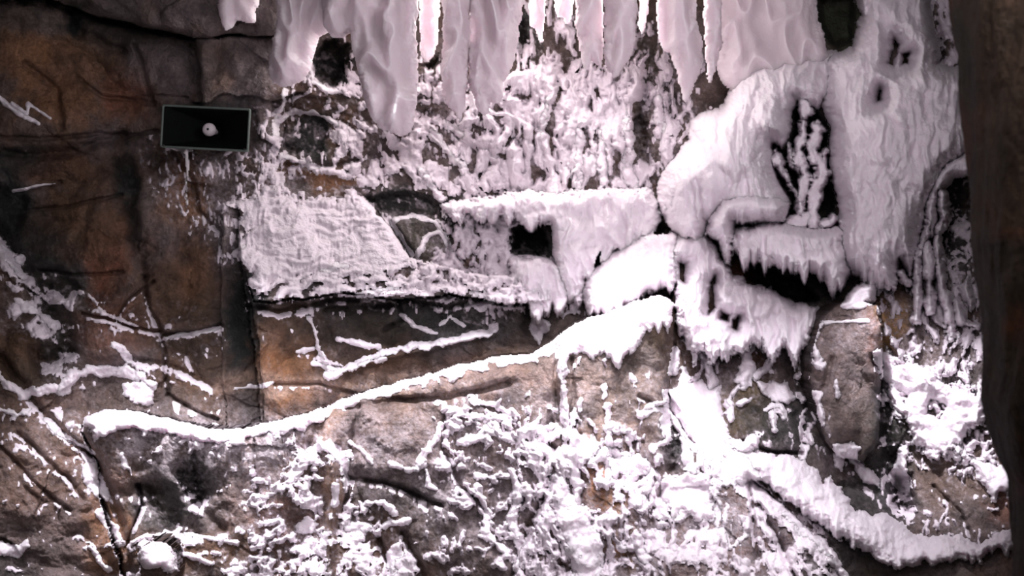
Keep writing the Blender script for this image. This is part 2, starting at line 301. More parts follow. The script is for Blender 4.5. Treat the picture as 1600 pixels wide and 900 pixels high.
dn = fbm(UU / 7, VV / 7, 81, 4, .7) + .6 * fbm(UU / 40, VV / 40, 85, 3)
for (u, v, ru, rv, st) in DUST_LIGHT:
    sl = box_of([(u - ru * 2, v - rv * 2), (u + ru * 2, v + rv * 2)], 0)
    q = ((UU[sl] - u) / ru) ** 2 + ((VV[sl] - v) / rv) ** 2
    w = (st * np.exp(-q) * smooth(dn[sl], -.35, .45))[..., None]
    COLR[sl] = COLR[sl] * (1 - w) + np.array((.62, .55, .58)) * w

# ------------------------------------------------------------------ mesh from the relief
def mesh_obj(name, co, faces, mat, parent=None, colors=None, smooth_shade=True):
    me = bpy.data.meshes.new(name)
    co = np.asarray(co, np.float32); faces = np.asarray(faces, np.int32); nf, k = faces.shape
    me.vertices.add(len(co)); me.vertices.foreach_set('co', co.ravel())
    me.loops.add(nf * k); me.loops.foreach_set('vertex_index', faces.ravel())
    me.polygons.add(nf); me.polygons.foreach_set('loop_start', np.arange(0, nf * k, k, dtype=np.int32))
    me.update(calc_edges=True)
    me.polygons.foreach_set('use_smooth', np.full(nf, smooth_shade))
    if colors is not None:
        a = me.color_attributes.new('Col', 'FLOAT_COLOR', 'POINT')
        a.data.foreach_set('color', np.concatenate([colors, np.ones((len(colors), 1))], 1).astype(np.float32).ravel())
    me.materials.append(mat); me.validate(); me.update()
    o = bpy.data.objects.new(name, me); COL.objects.link(o)
    if parent: o.parent = parent
    return o
def tag(o, label=None, cat=None, group=None, kind=None):
    if label: o['label'] = label
    if cat: o['category'] = cat
    if group: o['group'] = group
    if kind: o['kind'] = kind
    return o
def sheet(name, Y, quads, mat, colors=None, back=.25):
    """the quads (bool grid) as one closed-edged block: front relief, skirt behind its outline"""
    i, j = np.nonzero(quads)
    a = i * NU + j; F = np.stack([a, a + NU, a + NU + 1, a + 1], 1)
    # skirt edges
    q = np.pad(quads, 1)
    def edge(sel, p, r):
        ii, jj = np.nonzero(sel); b = ii * NU + jj; return np.stack([b + p, b + r], 1)
    c = q[1:-1, 1:-1]
    E = [edge(c & ~q[:-2, 1:-1], 1, 0), edge(c & ~q[2:, 1:-1], NU, NU + 1), edge(c & ~q[1:-1, :-2], 0, NU), edge(c & ~q[1:-1, 2:], NU + 1, 1)]
    E = np.concatenate(E)
    used, inv = np.unique(F, return_inverse=True); F = inv.reshape(-1, 4)
    mp = {}; n0 = len(used)
    eu, einv = np.unique(E, return_inverse=True); einv = einv.reshape(-1, 2)
    top = np.searchsorted(used, eu)
    u = UU.ravel()[used]; v = VV.ravel()[used]; y = Y.ravel()[used]
    co = np.stack([(u - 800) * y / FP, y, CZ + (450 - v) * y / FP], 1)
    yb = Y.ravel()[eu] + back
    cb = co[top].copy(); cb[:, 1] = yb
    FS = np.stack([top[einv[:, 0]], n0 + einv[:, 0], n0 + einv[:, 1], top[einv[:, 1]]], 1)[:, ::-1]
    co = np.concatenate([co, cb]); 
    cc = None
    if colors is not None:
        cf = colors.reshape(-1, 3)[used]; cc = np.concatenate([cf, cf[top]])
    return mesh_obj(name, co, np.concatenate([F, FS]), mat, colors=cc)
def quads_of(idm, k):
    m = idm[:-1, :-1] == k; q = np.zeros((NV, NU), bool); q[:-1, :-1] = m; return q

# ------------------------------------------------------------------ snow and rime
SPLIT = {
'forked snow streams running down the brown rock below the drooping folds': ['curved snow stream hanging left of the brown rock under the drooping folds','thick central snow stream running into the brown rock','slanting snow branch joining the central stream from the right','broad white snow flap on the brown rock left of the pale column','curved snow arc along the left side of the round brown rock','small arched snow hook beneath the broad white flap','little snow tongue hanging inside the arched hook','small snow dab in the middle of the round brown rock'],
'snow strip clinging to the rock just left of the pale column': ['long ragged snow strip beside the lower left of the pale column','bright snow fringe on the upper left edge of the pale column','thin frost line across the top of the pale column','short snow fleck on the face of the pale column','small snow dot on dark rock below the ragged strip'],
'narrow slanting snow ledge on the rock face below the sloping slab': ['narrow slanting snow ledge on the rock face below the sloping slab','short snow streak just above the left half of the slanting ledge','faint upper snow streak over the slanting ledge','tiny snow clump at the right tip of the slanting ledge'],
'thin branching snow line up the rock face left of the slanting ledge': ['thin snow line climbing the rock face left of the slanting ledge','short level snow dash crossing the climbing line','small snow dash at the foot of the climbing line'],
'rounded frosted lip along the lower edge of the sloping slab': ['long frosted lip along the lower edge of the sloping slab','short snow lip under the right end of the slab edge','small frost fold at the left corner of the slab','ragged snow lip running right beneath the slab towards the dark pocket'],
'snow arc over the rounded grey rock left of the bright rim': ['snow arc over the rounded grey rock left of the bright rim','snow blotch at the right end of the arc above the rim','snow drop above the arc on brown rock'],
'forked snow streak on dark rock at the left edge below centre': ['forked snow streak on dark rock at the left edge below centre','faint short snow streak under the forked one at the left edge','diagonal snow line along the crack left of the rim','snow tip at the foot of the narrow dark fin'],
'pair of snow clots on the dark wall at the far left edge': ['elongated snow clot on the dark wall at the far left edge','small round snow clot beside the elongated one','lower loose snow clot on the dark left wall'],
'twig of frozen frost crossing the orange rock at the upper left edge': ['long icy twig crossing the orange rock at the upper left edge','zigzag icy twig beside the long one','thin frost line on brown rock far below the icy twigs','thin frost line just under the left corner of the loudspeaker','pale frost line on the small brown ledge left of the dark fin'],
'snow tongues on the slanting brown rock at the lower left': ['wide snow tongue on the slanting rock at the lower left','narrow snow tongue below the wide one','thin snow streak beside the bottom crack at lower left','little snow dab just under the left end of the rim','snow cushion at the bottom left edge'],
'hood of curled snow on top of the brown rib below the rim': ['hood of curled snow on top of the brown rib below the rim','snow string running down the left of the brown rib','flat snow wedge left of the brown rib','short snow string right of the brown rib'],
'wedge shaped snow caps on the two pointed brown rocks at the bottom centre left': ['snow cap on the pointed brown rock at bottom centre left','flat snow plate left of the pointed brown rock','thin snow cap on the small ledge above the pointed rock','triangular snow field below the pointed brown rock','long thin snow line over the brown ledge right of the boulder','second thin snow line curving beside the boulder'],
'slanting string of snow beads on the grey rock under the middle of the rim': ['slanting string of snow beads on the grey rock under the rim','level snow string left of the foot of the slanting beads','short snow bar right above the slanting beads','small upper snow bar close under the rim','wide dripping snow bar right of the slanting beads','crooked snow drip below the slanting beads','small snow drop right of the slanting beads','small upright snow clot lower on the grey rock','comb shaped snow bar with drips on the grey rock','thin snow curl on the pale rock left of the beads'],
'brilliant white drift pouring down the bottom centre': ['brilliant white drift pouring down the bottom centre','bright snow flap right above the orange rock at the bottom','large ragged snow clump left of the smooth chute foot','small snow clot at the bottom right of the orange rock','short level snow bar beside the orange rock'],
'vertical icy dribbles on the grey rock beneath the white hot clump': ['round snow dot under the drips of the white hot clump','long icy dribble on the grey rock beneath the white hot clump','short thin dribble left of the long icy dribble','small dot to the right of the long icy dribble','slanting frost smear near the dark cleft','frosted loop around the pale rock left of the dark cleft','snow dribble on brown rock right of the white hot clump'],
'beaded frozen drips hanging between the tall column and the foreground rock': ['curved snow arm reaching from the tall column to the foreground rock','left beaded frozen drip below the curved snow arm','long right beaded frozen drip below the curved snow arm','middle beaded frozen drip below the curved snow arm','pointed snow tuft against the foreground rock','hanging snow clot under the pointed tuft','small snow knob beside the foot of the tall column','two lobed snow clot next to the foreground rock'],
'snow clump tucked against the foreground rock near the bottom right': ['snow clump tucked against the foreground rock near the bottom right','round snow ball left of the tucked snow clump','small snow peg above the round snow ball'],
'hooked snow patch at the foot of the pale rock column': ['hooked snow patch at the foot of the pale rock column','small snow peg left of the hooked patch'],
'smooth snow chute widening downwards between the front ledge and the brown rock': ['smooth snow chute widening downwards between the front ledge and the brown rock','rounded snow lobe between the chute and the brown rock','narrow snow strand along the left side of the chute','long snow strand running down from the foot of the chute'],
}
OBJ = []                                     # name, label, category, kind, material
TH = np.full(UU.shape, -1.0, np.float32)     # thickness of the snow in front of the rock
SID = np.full(UU.shape, -1, np.int16)
LUMP = fbm(UU / 26, VV / 30, 301, 3, .5); LUMPS = fbm(UU / 10, VV / 10, 311, 3, .55)
FOLD = -np.abs(fbm(wx / 60, wy / 95, 321, 3, .45)); FOLD2 = -np.abs(fbm(wx / 22, wy / 48, 331, 3, .5))
BILL = bulges(wx / 26, wy / 24, 341, .3, .9)
g1 = bulges((UU + 22 * WARPX + 6 * EDGE) / 14, (VV + 22 * WARPY + 5 * EDGE) / 11, 395, .5, 1.0)
g2 = bulges((UU + 22 * WARPX + 4 * EDGE) / 13, (VV + 10 * EDGE) / 46, 396, .5, 1.0)
g3 = bulges((UU + 30 * WARPX + 12 * EDGE) / 52, (VV + 40 * WARPX + .15 * UU + 7 * EDGE) / 14, 397, .5, 1.0)
DRAPE = -np.abs(fbm((UU + 20 * WARPX) / 24, VV / 130, 381, 3, .5)); BIG = bulges(wx / 70, wy / 56, 391, .4, .9)
def snow(name, label, cat, shapes, front=None, T=.05, rnd=14, fold=.0, lump=.006, mat=None, kind=None, group=None):
    if label in SPLIT and len(shapes) > 1:
        labs = SPLIT[label]; assert len(labs) == len(shapes), label
        for l, sh in zip(labs, shapes): snow(name, l, cat, [sh], front, T, rnd, fold, lump, mat)
        return
    k = len(OBJ); OBJ.append((name, label, cat, kind, mat or M_SNOW, group))
    for sh in shapes:
        kw = dict(sh[2]) if len(sh) > 2 else {}
        t0 = kw.pop('T', T); fr = kw.pop('front', front); rn = kw.pop('rnd', rnd)
        sl, m = mask(sh[0], sh[1], seed=len(OBJ) * 7 + 3, **kw)
        p = np.sqrt(np.clip(1 - (1 - np.clip(m / rn, 0, 1)) ** 2, 0, 1))
        if fr is not None:
            f = tps(fr, UU[sl], VV[sl]) if not isinstance(fr, (int, float)) else fr
            full = np.maximum(YR[sl] - f, .03)
        else: full = t0
        t = full * p + p * (fold * (.7 * FOLD[sl] + .3 * FOLD2[sl] + .9 * DRAPE[sl] - .5 * (BIG[sl] - .5) + .3) + lump * (LUMPS[sl] * .7 + 2 * LUMP[sl]) - lump * 1.6 * (BILL[sl] - .4) - lump * 3 * (BIG[sl] - .5))
        if sh[0] == 'line' and fr is None: t = t * np.clip(1.35 - .95 * g1[sl], .4, 1.3)
        t = np.where(m > 0, np.maximum(t, .003), np.maximum(m * .012, -.05))
        win = t > TH[sl]
        SID[sl] = np.where(win & (m > -S * 1.6), k, SID[sl]); TH[sl] = np.maximum(TH[sl], t)
SMY = np.roll(YR, 3, 0) - np.roll(YR, -1, 0)
CLEAR = np.ones_like(UU)
for pts, kp in [([(440,166),(470,160),(515,185),(525,225),(500,242),(455,250),(440,230)], .1), ([(488,105),(492,75),(525,58),(548,75),(545,130),(520,140),(498,132)], 0), ([(565,300),(585,272),(660,280),(700,296),(728,348),(640,356),(596,340)], .06),
    ([(984,180),(1016,180),(1016,245),(990,255)], 0), ([(475,268),(545,262),(560,285),(540,302),(480,298)], .25), ([(545,645),(700,615),(690,680),(650,715),(560,690)], .1), ([(545,738),(690,745),(720,800),(640,800),(550,770)], .15),
    ([(575,840),(620,838),(600,900),(580,900)], .1), ([(1145,605),(1190,610),(1195,690),(1150,690)], .2), ([(210,735),(330,730),(345,830),(215,825)], .25), ([(320,800),(420,790),(420,830),(320,840)], .3), ([(400,690),(460,690),(440,760),(400,740)], .4),
    ([(865,590),(1040,560),(1045,650),(900,670)], .4), ([(902,738),(955,730),(958,800),(912,806)], .25), ([(925,675),(960,680),(950,705),(925,705)], .3), ([(1115,745),(1165,745),(1190,870),(1120,860)], .3), ([(506,700),(532,700),(540,800),(530,900),(508,900)], .12), ([(1275,500),(1372,490),(1372,700),(1300,700),(1268,600)], .12),
    ([(640,345),(690,350),(690,405),(650,405)], .6), ([(860,640),(880,640),(870,700),(855,700)], .1), ([(960,790),(1000,800),(1000,850),(960,840)], .4), ([(1140,575),(1195,570),(1195,600),(1140,595)], .3), ([(1460,740),(1540,760),(1550,820),(1470,800)], .3),
    ([(730,780),(800,800),(790,880),(740,870)], .5), ([(320,20),(420,20),(430,170),(330,165)], .05), ([(1040,680),(1068,680),(1068,745),(1040,745)], 0)]:
    sl, m = mask('poly', pts, rough=7)
    CLEAR[sl] = np.minimum(CLEAR[sl], kp + (1 - kp) * (1 - smooth(m, -8, 8)))
CLUST = fbm(UU / 48, VV / 40, 361, 3, .55)
STR = drip_profile(UU + 9 * WARPX + 2 * EDGE, 371, 8, 4.2)
def rime(name, label, polys, mat=None, sw=.4):
    k = len(OBJ); OBJ.append((name, label, 'frost', 'stuff', mat or M_RIME, None))
    for (poly, dens, sc, ang, st, T) in polys:
        sl = box_of(poly, 40); U, V = UU[sl], VV[sl]
        m = sd_poly(U + 20 * WARPX[sl], V + 20 * WARPY[sl], poly)
        d = CLEAR[sl] * dens ** (1.75 if sw < .6 else 1.25) * smooth(m + 14 * LUMP[sl], -26, 18); d = d + 1.5 * d * (1 - d) * np.clip(CLUST[sl] * 2.6, -.95, .95)
        GR_ = g3[sl] if ang in (75, 70) else (g2[sl] if st >= 2.4 else g1[sl])
        a = math.radians(ang); x = (U * math.cos(a) + V * math.sin(a)); y = (-U * math.sin(a) + V * math.cos(a))
        x = x + sc * .9 * WARPX[sl] * 2; y = y + sc * .9 * WARPY[sl] * 2
        rg = 1 - 2.2 * np.abs(perlin(x / sc / 1.6, y / sc / st / 1.6, 400 + k))
        bl = perlin(x / sc, y / sc / st, 420 + k) + .5 * perlin(x / sc * 2, y / sc / st * 2, 430 + k)
        f2 = perlin(U / 5.5, V / 5.5, 440 + k)
        nn = .26 * rg + .66 * bl + .24 * f2 + .3 * (.4 - GR_)
        nn = nn + sw * np.clip((SMY[sl]) * 22, -1, 1)      # ledges that face up hold more
        s = np.sort(nn.ravel()[::17]); cov = np.searchsorted(s, nn) / len(s)
        e = (cov - (1 - d)) 
        t = np.where(e > 0, T * (np.clip(e / .22, 0, 1) ** .6) * (.85 + .4 * np.clip(bl, -1, 1)) * np.clip(1.4 - 1.1 * GR_, .35, 1.35) + .003, np.maximum(e * .12, -.03)).astype(np.float32)
        L = (sc * 1.5 * st ** .4) * (.1 + STR[sl]) * (.3 + .7 * smooth(np.float32(dens), .35, .75)); t0 = t
        for q in range(1, int(sc * 1.7 * st ** .4 / S)):
            sh = np.empty_like(t0); sh[q:] = t0[:-q]; sh[:q] = -1
            f = 1 - q * S / L; t = np.maximum(t, np.where(f > 0, sh * np.sqrt(np.clip(f, 0, 1)), -1))
        w = (np.clip(dens * 1.3, 0, .8) * smooth(e + .2 * f2, -.38, .0) * smooth(dn[sl], -.5, .4) * (m > -20))[..., None]
        COLR[sl] = COLR[sl] * (1 - w) + np.array((.60, .53, .56)) * w
        t = np.where(m < -40, -1, t)
        win = t > TH[sl]
        SID[sl] = np.where(win & (e > -.1), k, SID[sl]); TH[sl] = np.maximum(TH[sl], t)
P, LN = 'poly', 'line'
# --- rime crusts
rime('rime_crust', 'lacy rime on the dark rock between the loudspeaker and the large hanging ice mass', [
    ([(425,140),(480,120),(560,140),(600,210),(560,300),(430,300)], .50, 12, 20, 1.3, .022), ([(415,130),(440,125),(450,300),(410,320)], .55, 9, 0, 2.5, .018)])
rime('rime_crust', 'pale rime flowing diagonally across the wall below the hanging ice masses', [
    ([(540,200),(660,190),(800,200),(830,300),(720,320),(560,290)], .72, 13, -40, 2.2, .045), ([(655,100),(705,100),(740,200),(650,210)], .72, 9, 10, 2, .03),
    ([(450,100),(560,60),(600,200),(520,150)], .5, 12, -30, 2, .03)])
rime('rime_crust', 'thick rime draped in vertical strands down the upper centre wall', [
    ([(720,170),(820,90),(1000,120),(1000,300),(720,300)], .82, 15, 4, 3.0, .07), ([(810,10),(1070,30),(1080,160),(800,150)], .56, 12, 4, 3.2, .06)])
rime('rime_crust', 'thin netted rime beside the olive rock hollow under the ceiling ice', [
    ([(980,110),(1090,100),(1085,200),(1040,260),(985,290)], .58, 11, 8, 2.5, .04)])
rime('rime_crust', 'even rime cover rippling over the sloping rock slab', [
    ([(372,312),(470,312),(560,303),(600,340),(645,405),(560,430),(385,425)], .97, 16, 75, 2.4, .035), ([(385,410),(640,405),(700,450),(620,465),(400,462)], .66, 12, 70, 1.8, .035)])
rime('rime_crust', 'branching rime in arches on the dark wall right of the sloping slab', [
    ([(590,340),(700,335),(705,410),(650,412)], .38, 9, 0, 2.2, .025)])
rime('rime_crust', 'coarse granular rime around the small dark pocket in the centre', [
    ([(690,312),(800,320),(800,470),(740,480),(640,450),(650,410),(700,400)], .80, 10, 20, 1.5, .06), ([(760,400),(900,400),(900,470),(770,480)], .86, 10, 0, 1.6, .045)])
rime('rime_crust', 'faint rime on the rock just under the loudspeaker', [
    ([(240,235),(300,238),(400,240),(425,330),(300,345),(250,300)], .42, 8, 0, 2.0, .012), ([(345,315),(372,315),(365,400),(345,400)], .4, 7, 0, 3, .01)])
rime('rime_crust', 'scattered rime flecks on the dark wall at the left edge', [
    ([(0,380),(40,400),(130,500),(90,580),(20,500)], .34, 14, -35, 1.2, .022), ([(60,440),(250,480),(345,520),(340,650),(240,640),(90,600)], .22, 11, -20, 1.0, .018), ([(400,480),(500,490),(520,600),(430,600)], .14, 10, 10, 2, .015)], sw=1.1)
rime('rime_crust', 'sparse rime flecks on the brown rock at the lower left corner', [
    ([(0,620),(120,640),(210,760),(190,900),(0,900)], .14, 12, -25, 1.0, .018), ([(110,660),(200,680),(240,800),(150,800)], .30, 16, -30, 1.5, .025)], sw=1.1)
rime('rime_crust', 'small crescents of rime under the left half of the bright rim', [
    ([(200,690),(330,690),(480,700),(480,760),(340,790),(230,740)], .36, 11, 70, 1.8, .025), ([(200,820),(300,790),(420,800),(440,900),(200,920)], .34, 12, 70, 2.0, .025)], sw=1.1)
rime('rime_crust', 'tight curls of rime around the brown rib at the lower centre left', [
    ([(400,720),(470,690),(545,720),(550,810),(500,900),(330,920),(400,800)], .58, 11, 60, 1.6, .035), ([(480,800),(560,790),(640,850),(680,920),(480,920)], .62, 10, 70, 1.5, .03)], sw=1.1)
rime('rime_crust', 'open network of rime strings on the grey lower centre rock', [
    ([(690,630),(800,620),(860,680),(850,900),(700,920),(660,800)], .42, 14, -10, 1.6, .04), ([(560,790),(700,690),(720,720),(680,800)], .25, 12, 40, 2, .03)], sw=0.7)
rime('rime_crust', 'dense brilliant rime over the orange rock at the bottom centre', [
    ([(800,670),(900,650),(1000,690),(1010,800),(960,930),(780,930),(840,800)], .74, 13, -12, 1.9, .055), ([(880,560),(1040,520),(1040,660),(900,680)], .26, 13, 8, 2.6, .03)], sw=0.7)
rime('rime_crust', 'lace of rime over the pink rock at the lower right of centre', [
    ([(1000,720),(1130,730),(1170,830),(1180,930),(980,930)], .62, 12, -40, 1.7, .035), ([(1120,720),(1190,760),(1320,890),(1330,940),(1170,940)], .62, 11, -42, 3.5, .035)], sw=1.1)
rime('rime_crust', 'loose rime on the brown and grey rock left of the pale column', [
    ([(1060,540),(1300,540),(1290,700),(1140,700),(1080,620)], .34, 14, 0, 2.2, .04)])
rime('rime_crust', 'stringy rime on the far right wall beside the dark foreground rock', [
    ([(1380,440),(1540,420),(1560,600),(1390,560)], .62, 14, 4, 2.4, .06), ([(1455,260),(1530,260),(1530,450),(1480,450)], .5, 8, 0, 1.1, .03), ([(1465,-20),(1520,-20),(1520,110),(1465,100)], .7, 11, 0, 2.5, .05)])
rime('rime_crust', 'clumped rime between the snow lumps and the long snow shelf on the right', [
    ([(1370,560),(1540,600),(1560,760),(1400,700)], .5, 13, -35, 1.3, .05), ([(1290,690),(1560,720),(1580,860),(1420,820)], .22, 13, -20, 1.5, .035)], sw=0.7)
# --- snow bodies
snow('snow_mass', 'smooth snow brow arching over the small dark pocket in the centre', 'snow', [
    (P, [(690,318),(722,310),(760,306),(830,298),(880,300),(940,296),(1010,292),(1032,315),(1034,345),(1020,372),(985,384),(942,402),(936,420),(926,425),(915,440),(905,440),(895,400),(880,370),(860,350),(835,340),(800,336),(760,332),(728,330),(708,340),(690,326)], dict(drip=44, rough=8, wid=9, pitch=16)),
    (P, [(860,345),(900,350),(930,390),(915,450),(900,470),(880,470),(868,430)], dict(drip=16, rough=5))],
    front=[(700,320,7.72),(830,300,7.62),(880,400,7.5),(1000,320,7.6),(900,460,7.55)], rnd=16, fold=.10, lump=.007)
snow('snow_mass', 'ragged fringe of snow hanging just below the small dark pocket', 'snow', [
    (P, [(795,405),(830,402),(862,402),(905,430),(915,455),(890,468),(850,458),(820,455),(795,440)], dict(drip=64, rough=8, wid=11, pitch=19))], front=7.58, rnd=12, fold=.10, lump=.01)
snow('snow_mass', 'rounded snow bank overhanging the brightest part of the rim', 'snow', [
    (P, [(906,455),(914,425),(945,400),(985,370),(1025,352),(1062,362),(1066,400),(1058,448),(1040,446),(1022,444),(1006,462),(985,474),(965,482),(935,488),(914,482)], dict(drip=30, rough=5, wid=9))],
    front=[(920,440,7.45),(1030,370,7.5),(1050,430,7.3),(960,470,7.35)], rnd=22, fold=.05, lump=.005)
snow('snow_crust', 'blazing white snow along the left part of the rock rim', 'snow', [
    (LN, [(140,655),(168,645),(210,650),(262,662),(330,676),(380,676),(430,663),(490,648)], dict(r=15, rough=5, drip=8, only=8)),
    (P, [(140,645),(250,652),(330,668),(345,690),(300,690),(250,672),(200,668),(160,680),(150,690)], dict(rough=7, only=8))], T=.07, rnd=12)
snow('snow_crust', 'thin crust of snow along the middle of the rising rock rim', 'snow', [
    (LN, [(485,648),(520,632),(600,605),(680,584),(760,565),(830,554),(872,535)], dict(r=12, rough=6, drip=6, only=8))], T=.03, rnd=12)
snow('snow_mass', 'white hot snow clump hanging over the right end of the bright rim', 'snow', [
    (P, [(868,537),(900,507),(940,490),(985,477),(1030,460),(1053,470),(1050,482),(1012,503),(1004,524),(986,536),(970,545),(945,548),(915,552),(895,548)], dict(drip=52, rough=5, wid=10, pitch=16)),
    (LN, [(882,545),(880,600),(882,655)], dict(r=6, rough=4, T=.02, front=None))], front=[(870,535,7.12),(1050,470,7.12),(940,560,7.0),(900,500,7.15)], rnd=18, lump=.006)
snow('snow_mass', 'huge smooth bulbous snow mass at the upper right with a rounded left side', 'snow', [
    (P, [(1078,188),(1100,176),(1122,170),(1136,150),(1150,125),(1165,103),(1205,88),(1250,76),(1305,80),(1300,150),(1280,166),(1262,168),(1247,160),(1236,178),(1232,212),(1224,232),(1206,224),(1212,255),(1222,290),(1236,315),(1228,345),(1200,352),(1150,345),(1130,335),(1112,348),(1100,375),(1088,385),(1062,374),(1042,352),(1029,322),(1026,288),(1038,262),(1060,240),(1074,214)], dict(drip=14, rough=4)),
    ], front=[(1080,200,7.5),(1150,130,7.55),(1250,85,7.7),(1040,300,7.4),(1130,260,7.05),(1220,140,7.35),(1220,340,7.2),(1090,370,7.25),(1290,120,7.5)], rnd=46, fold=.13, lump=.004)
snow('snow_mass', 'small humped snow lobe at the foot of the bulbous snow mass', 'snow', [
    (P, [(1100,372),(1108,335),(1125,308),(1150,294),(1185,293),(1215,305),(1235,318),(1228,345),(1200,352),(1150,345),(1148,385),(1142,415),(1132,415),(1122,380),(1112,370)], dict(drip=12, rough=4))],
    front=[(1100,370,7.15),(1160,300,7.0),(1230,340,7.05),(1140,410,7.1)], rnd=26, fold=.04)
snow('snow_column', 'tall frozen snow column running down the upper right next to the foreground rock', 'snow', [
    (P, [(1330,72),(1345,20),(1330,-10),(1345,-150),(1445,-150),(1456,0),(1464,40),(1468,96),(1490,104),(1525,90),(1530,235),(1490,255),(1460,300),(1448,340),(1437,385),(1430,420),(1424,440),(1408,400),(1402,440),(1388,455),(1374,440),(1366,460),(1356,460),(1342,430),(1312,410),(1304,385),(1311,340),(1305,300),(1295,260),(1297,200),(1284,165),(1290,90)], dict(drip=22, rough=5,
        holes=[[(1398,60),(1404,70),(1396,105),(1390,98)], [(1410,85),(1420,82),(1418,98),(1410,100)], [(1372,150),(1377,140),(1376,155),(1370,160)]]))],
    front=[(1345,0,7.6),(1440,0,7.6),(1310,120,7.5),(1400,150,7.2),(1500,140,7.3),(1305,300,7.25),(1370,330,7.05),(1440,330,7.15),(1380,450,7.15),(1310,400,7.15)], rnd=34, fold=.10, lump=.009)
snow('snow_column', 'beaded frozen drips hanging between the tall column and the foreground rock', 'snow', [
    (P, [(1440,330),(1452,275),(1475,250),(1500,236),(1530,230),(1530,275),(1490,278),(1468,300),(1466,340),(1458,380),(1446,360)], dict(rough=4)),
    (LN, [(1452,350),(1432,400),(1436,440),(1430,500)], dict(r=9, rough=6, drip=20)), (LN, [(1470,300),(1474,340),(1462,380),(1468,430),(1482,470),(1484,520)], dict(r=10, rough=6, drip=26)),
    (LN, [(1450,380),(1452,430),(1455,480)], dict(r=11, rough=6, drip=20)), (P, [(1500,450),(1512,428),(1524,470),(1515,490)], dict(rough=4)), (LN, [(1496,475),(1500,500)], dict(r=9, rough=4)),
    (LN, [(1412,425),(1420,440)], dict(r=8, rough=4)), (LN, [(1510,505),(1528,510)], dict(r=7, rough=5))],
    front=[(1450,280,7.3),(1530,250,7.3),(1440,500,7.35),(1500,500,7.4)], rnd=14, fold=.02)
snow('snow_shelf', 'fringed snow shelf above the black undercut on the right', 'snow', [
    (P, [(1138,384),(1145,352),(1200,344),(1260,352),(1325,352),(1330,400),(1330,425),(1324,440),(1306,448),(1292,438),(1278,425),(1250,420),(1200,415),(1165,405)], dict(drip=46, rough=5, wid=8, pitch=14))],
    front=[(1150,380,7.15),(1300,370,7.2),(1240,420,7.05),(1310,440,7.15)], rnd=24, fold=.09, lump=.012)
snow('snow_mass', 'drooping folds of snow below the black undercut right of centre', 'snow', [
    (P, [(1046,392),(1050,362),(1100,362),(1126,396),(1146,428),(1170,442),(1205,452),(1240,474),(1284,478),(1286,500),(1268,530),(1240,540),(1210,540),(1170,530),(1140,535),(1100,540),(1085,545),(1070,505),(1052,480),(1056,440)], dict(drip=60, rough=9, wid=12, pitch=22,
        holes=[[(1062,410),(1072,412),(1068,440),(1062,435)], [(1110,440),(1118,430),(1116,480),(1108,490)], [(1128,488),(1140,492),(1135,500),(1126,496)], [(1146,500),(1153,495),(1150,515),(1144,512)]]))],
    front=[(1060,400,7.4),(1060,480,7.2),(1150,440,7.35),(1120,530,7.1),(1280,480,7.5),(1250,540,7.25)], rnd=20, fold=.16, lump=.010)
snow('snow_patch', 'forked snow streams running down the brown rock below the drooping folds', 'snow', [
    (LN, [(1092,545),(1104,572),(1114,602),(1110,618)], dict(r=7, rough=4)), (LN, [(1163,540),(1166,570),(1163,600)], dict(r=13, rough=7)), (LN, [(1215,548),(1198,575),(1180,592)], dict(r=6, rough=5)),
    (P, [(1172,592),(1200,600),(1232,596),(1243,622),(1232,634),(1208,628),(1190,612)], dict(rough=5, drip=6)), (LN, [(1156,602),(1143,620),(1140,645),(1143,655)], dict(r=5, rough=4)),
    (LN, [(1196,640),(1206,634),(1220,636),(1222,655)], dict(r=5, rough=3)), (LN, [(1207,645),(1209,670)], dict(r=5, rough=4)), (LN, [(1160,632),(1168,628)], dict(r=6, rough=5))], T=.05, rnd=9)
snow('snow_patch', 'snow strip clinging to the rock just left of the pale column', 'snow', [
    (P, [(1262,610),(1282,608),(1286,640),(1288,665),(1278,668),(1270,650),(1260,630)], dict(rough=6)), (LN, [(1282,505),(1272,540),(1280,570),(1284,572)], dict(r=6, rough=4)),
    (LN, [(1284,504),(1310,500),(1355,502)], dict(r=3, rough=2, T=.015)), (LN, [(1308,598),(1310,618)], dict(r=4, rough=4)), (LN, [(1264,682),(1268,690)], dict(r=5, rough=4))], T=.05, rnd=8)
snow('snow_patch', 'glaring snow wedge on top of the pale rock column', 'snow', [
    (P, [(1312,480),(1322,462),(1338,446),(1352,440),(1368,446),(1370,474),(1350,484),(1328,484)], dict(rough=4))], T=.05, front=7.2, rnd=12)
snow('snow_mass', 'smooth snow chute widening downwards between the front ledge and the brown rock', 'snow', [
    (P, [(1034,606),(1060,602),(1062,572),(1070,572),(1080,598),(1096,592),(1110,606),(1126,602),(1130,650),(1138,682),(1152,702),(1180,712),(1196,752),(1170,752),(1140,756),(1118,750),(1084,708),(1054,668),(1036,636)], dict(rough=4, drip=10)),
    (LN, [(1130,690),(1160,700),(1180,690)], dict(r=9, rough=6)), (LN, [(1068,665),(1072,710),(1085,740)], dict(r=7, rough=6, T=.04, front=None)), (LN, [(1120,740),(1118,790),(1116,840)], dict(r=7, rough=6, T=.04, front=None))],
    front=[(1050,610,7.3),(1120,610,7.2),(1080,680,7.05),(1150,710,6.95),(1150,750,6.86)], rnd=20, fold=.03, lump=.004)
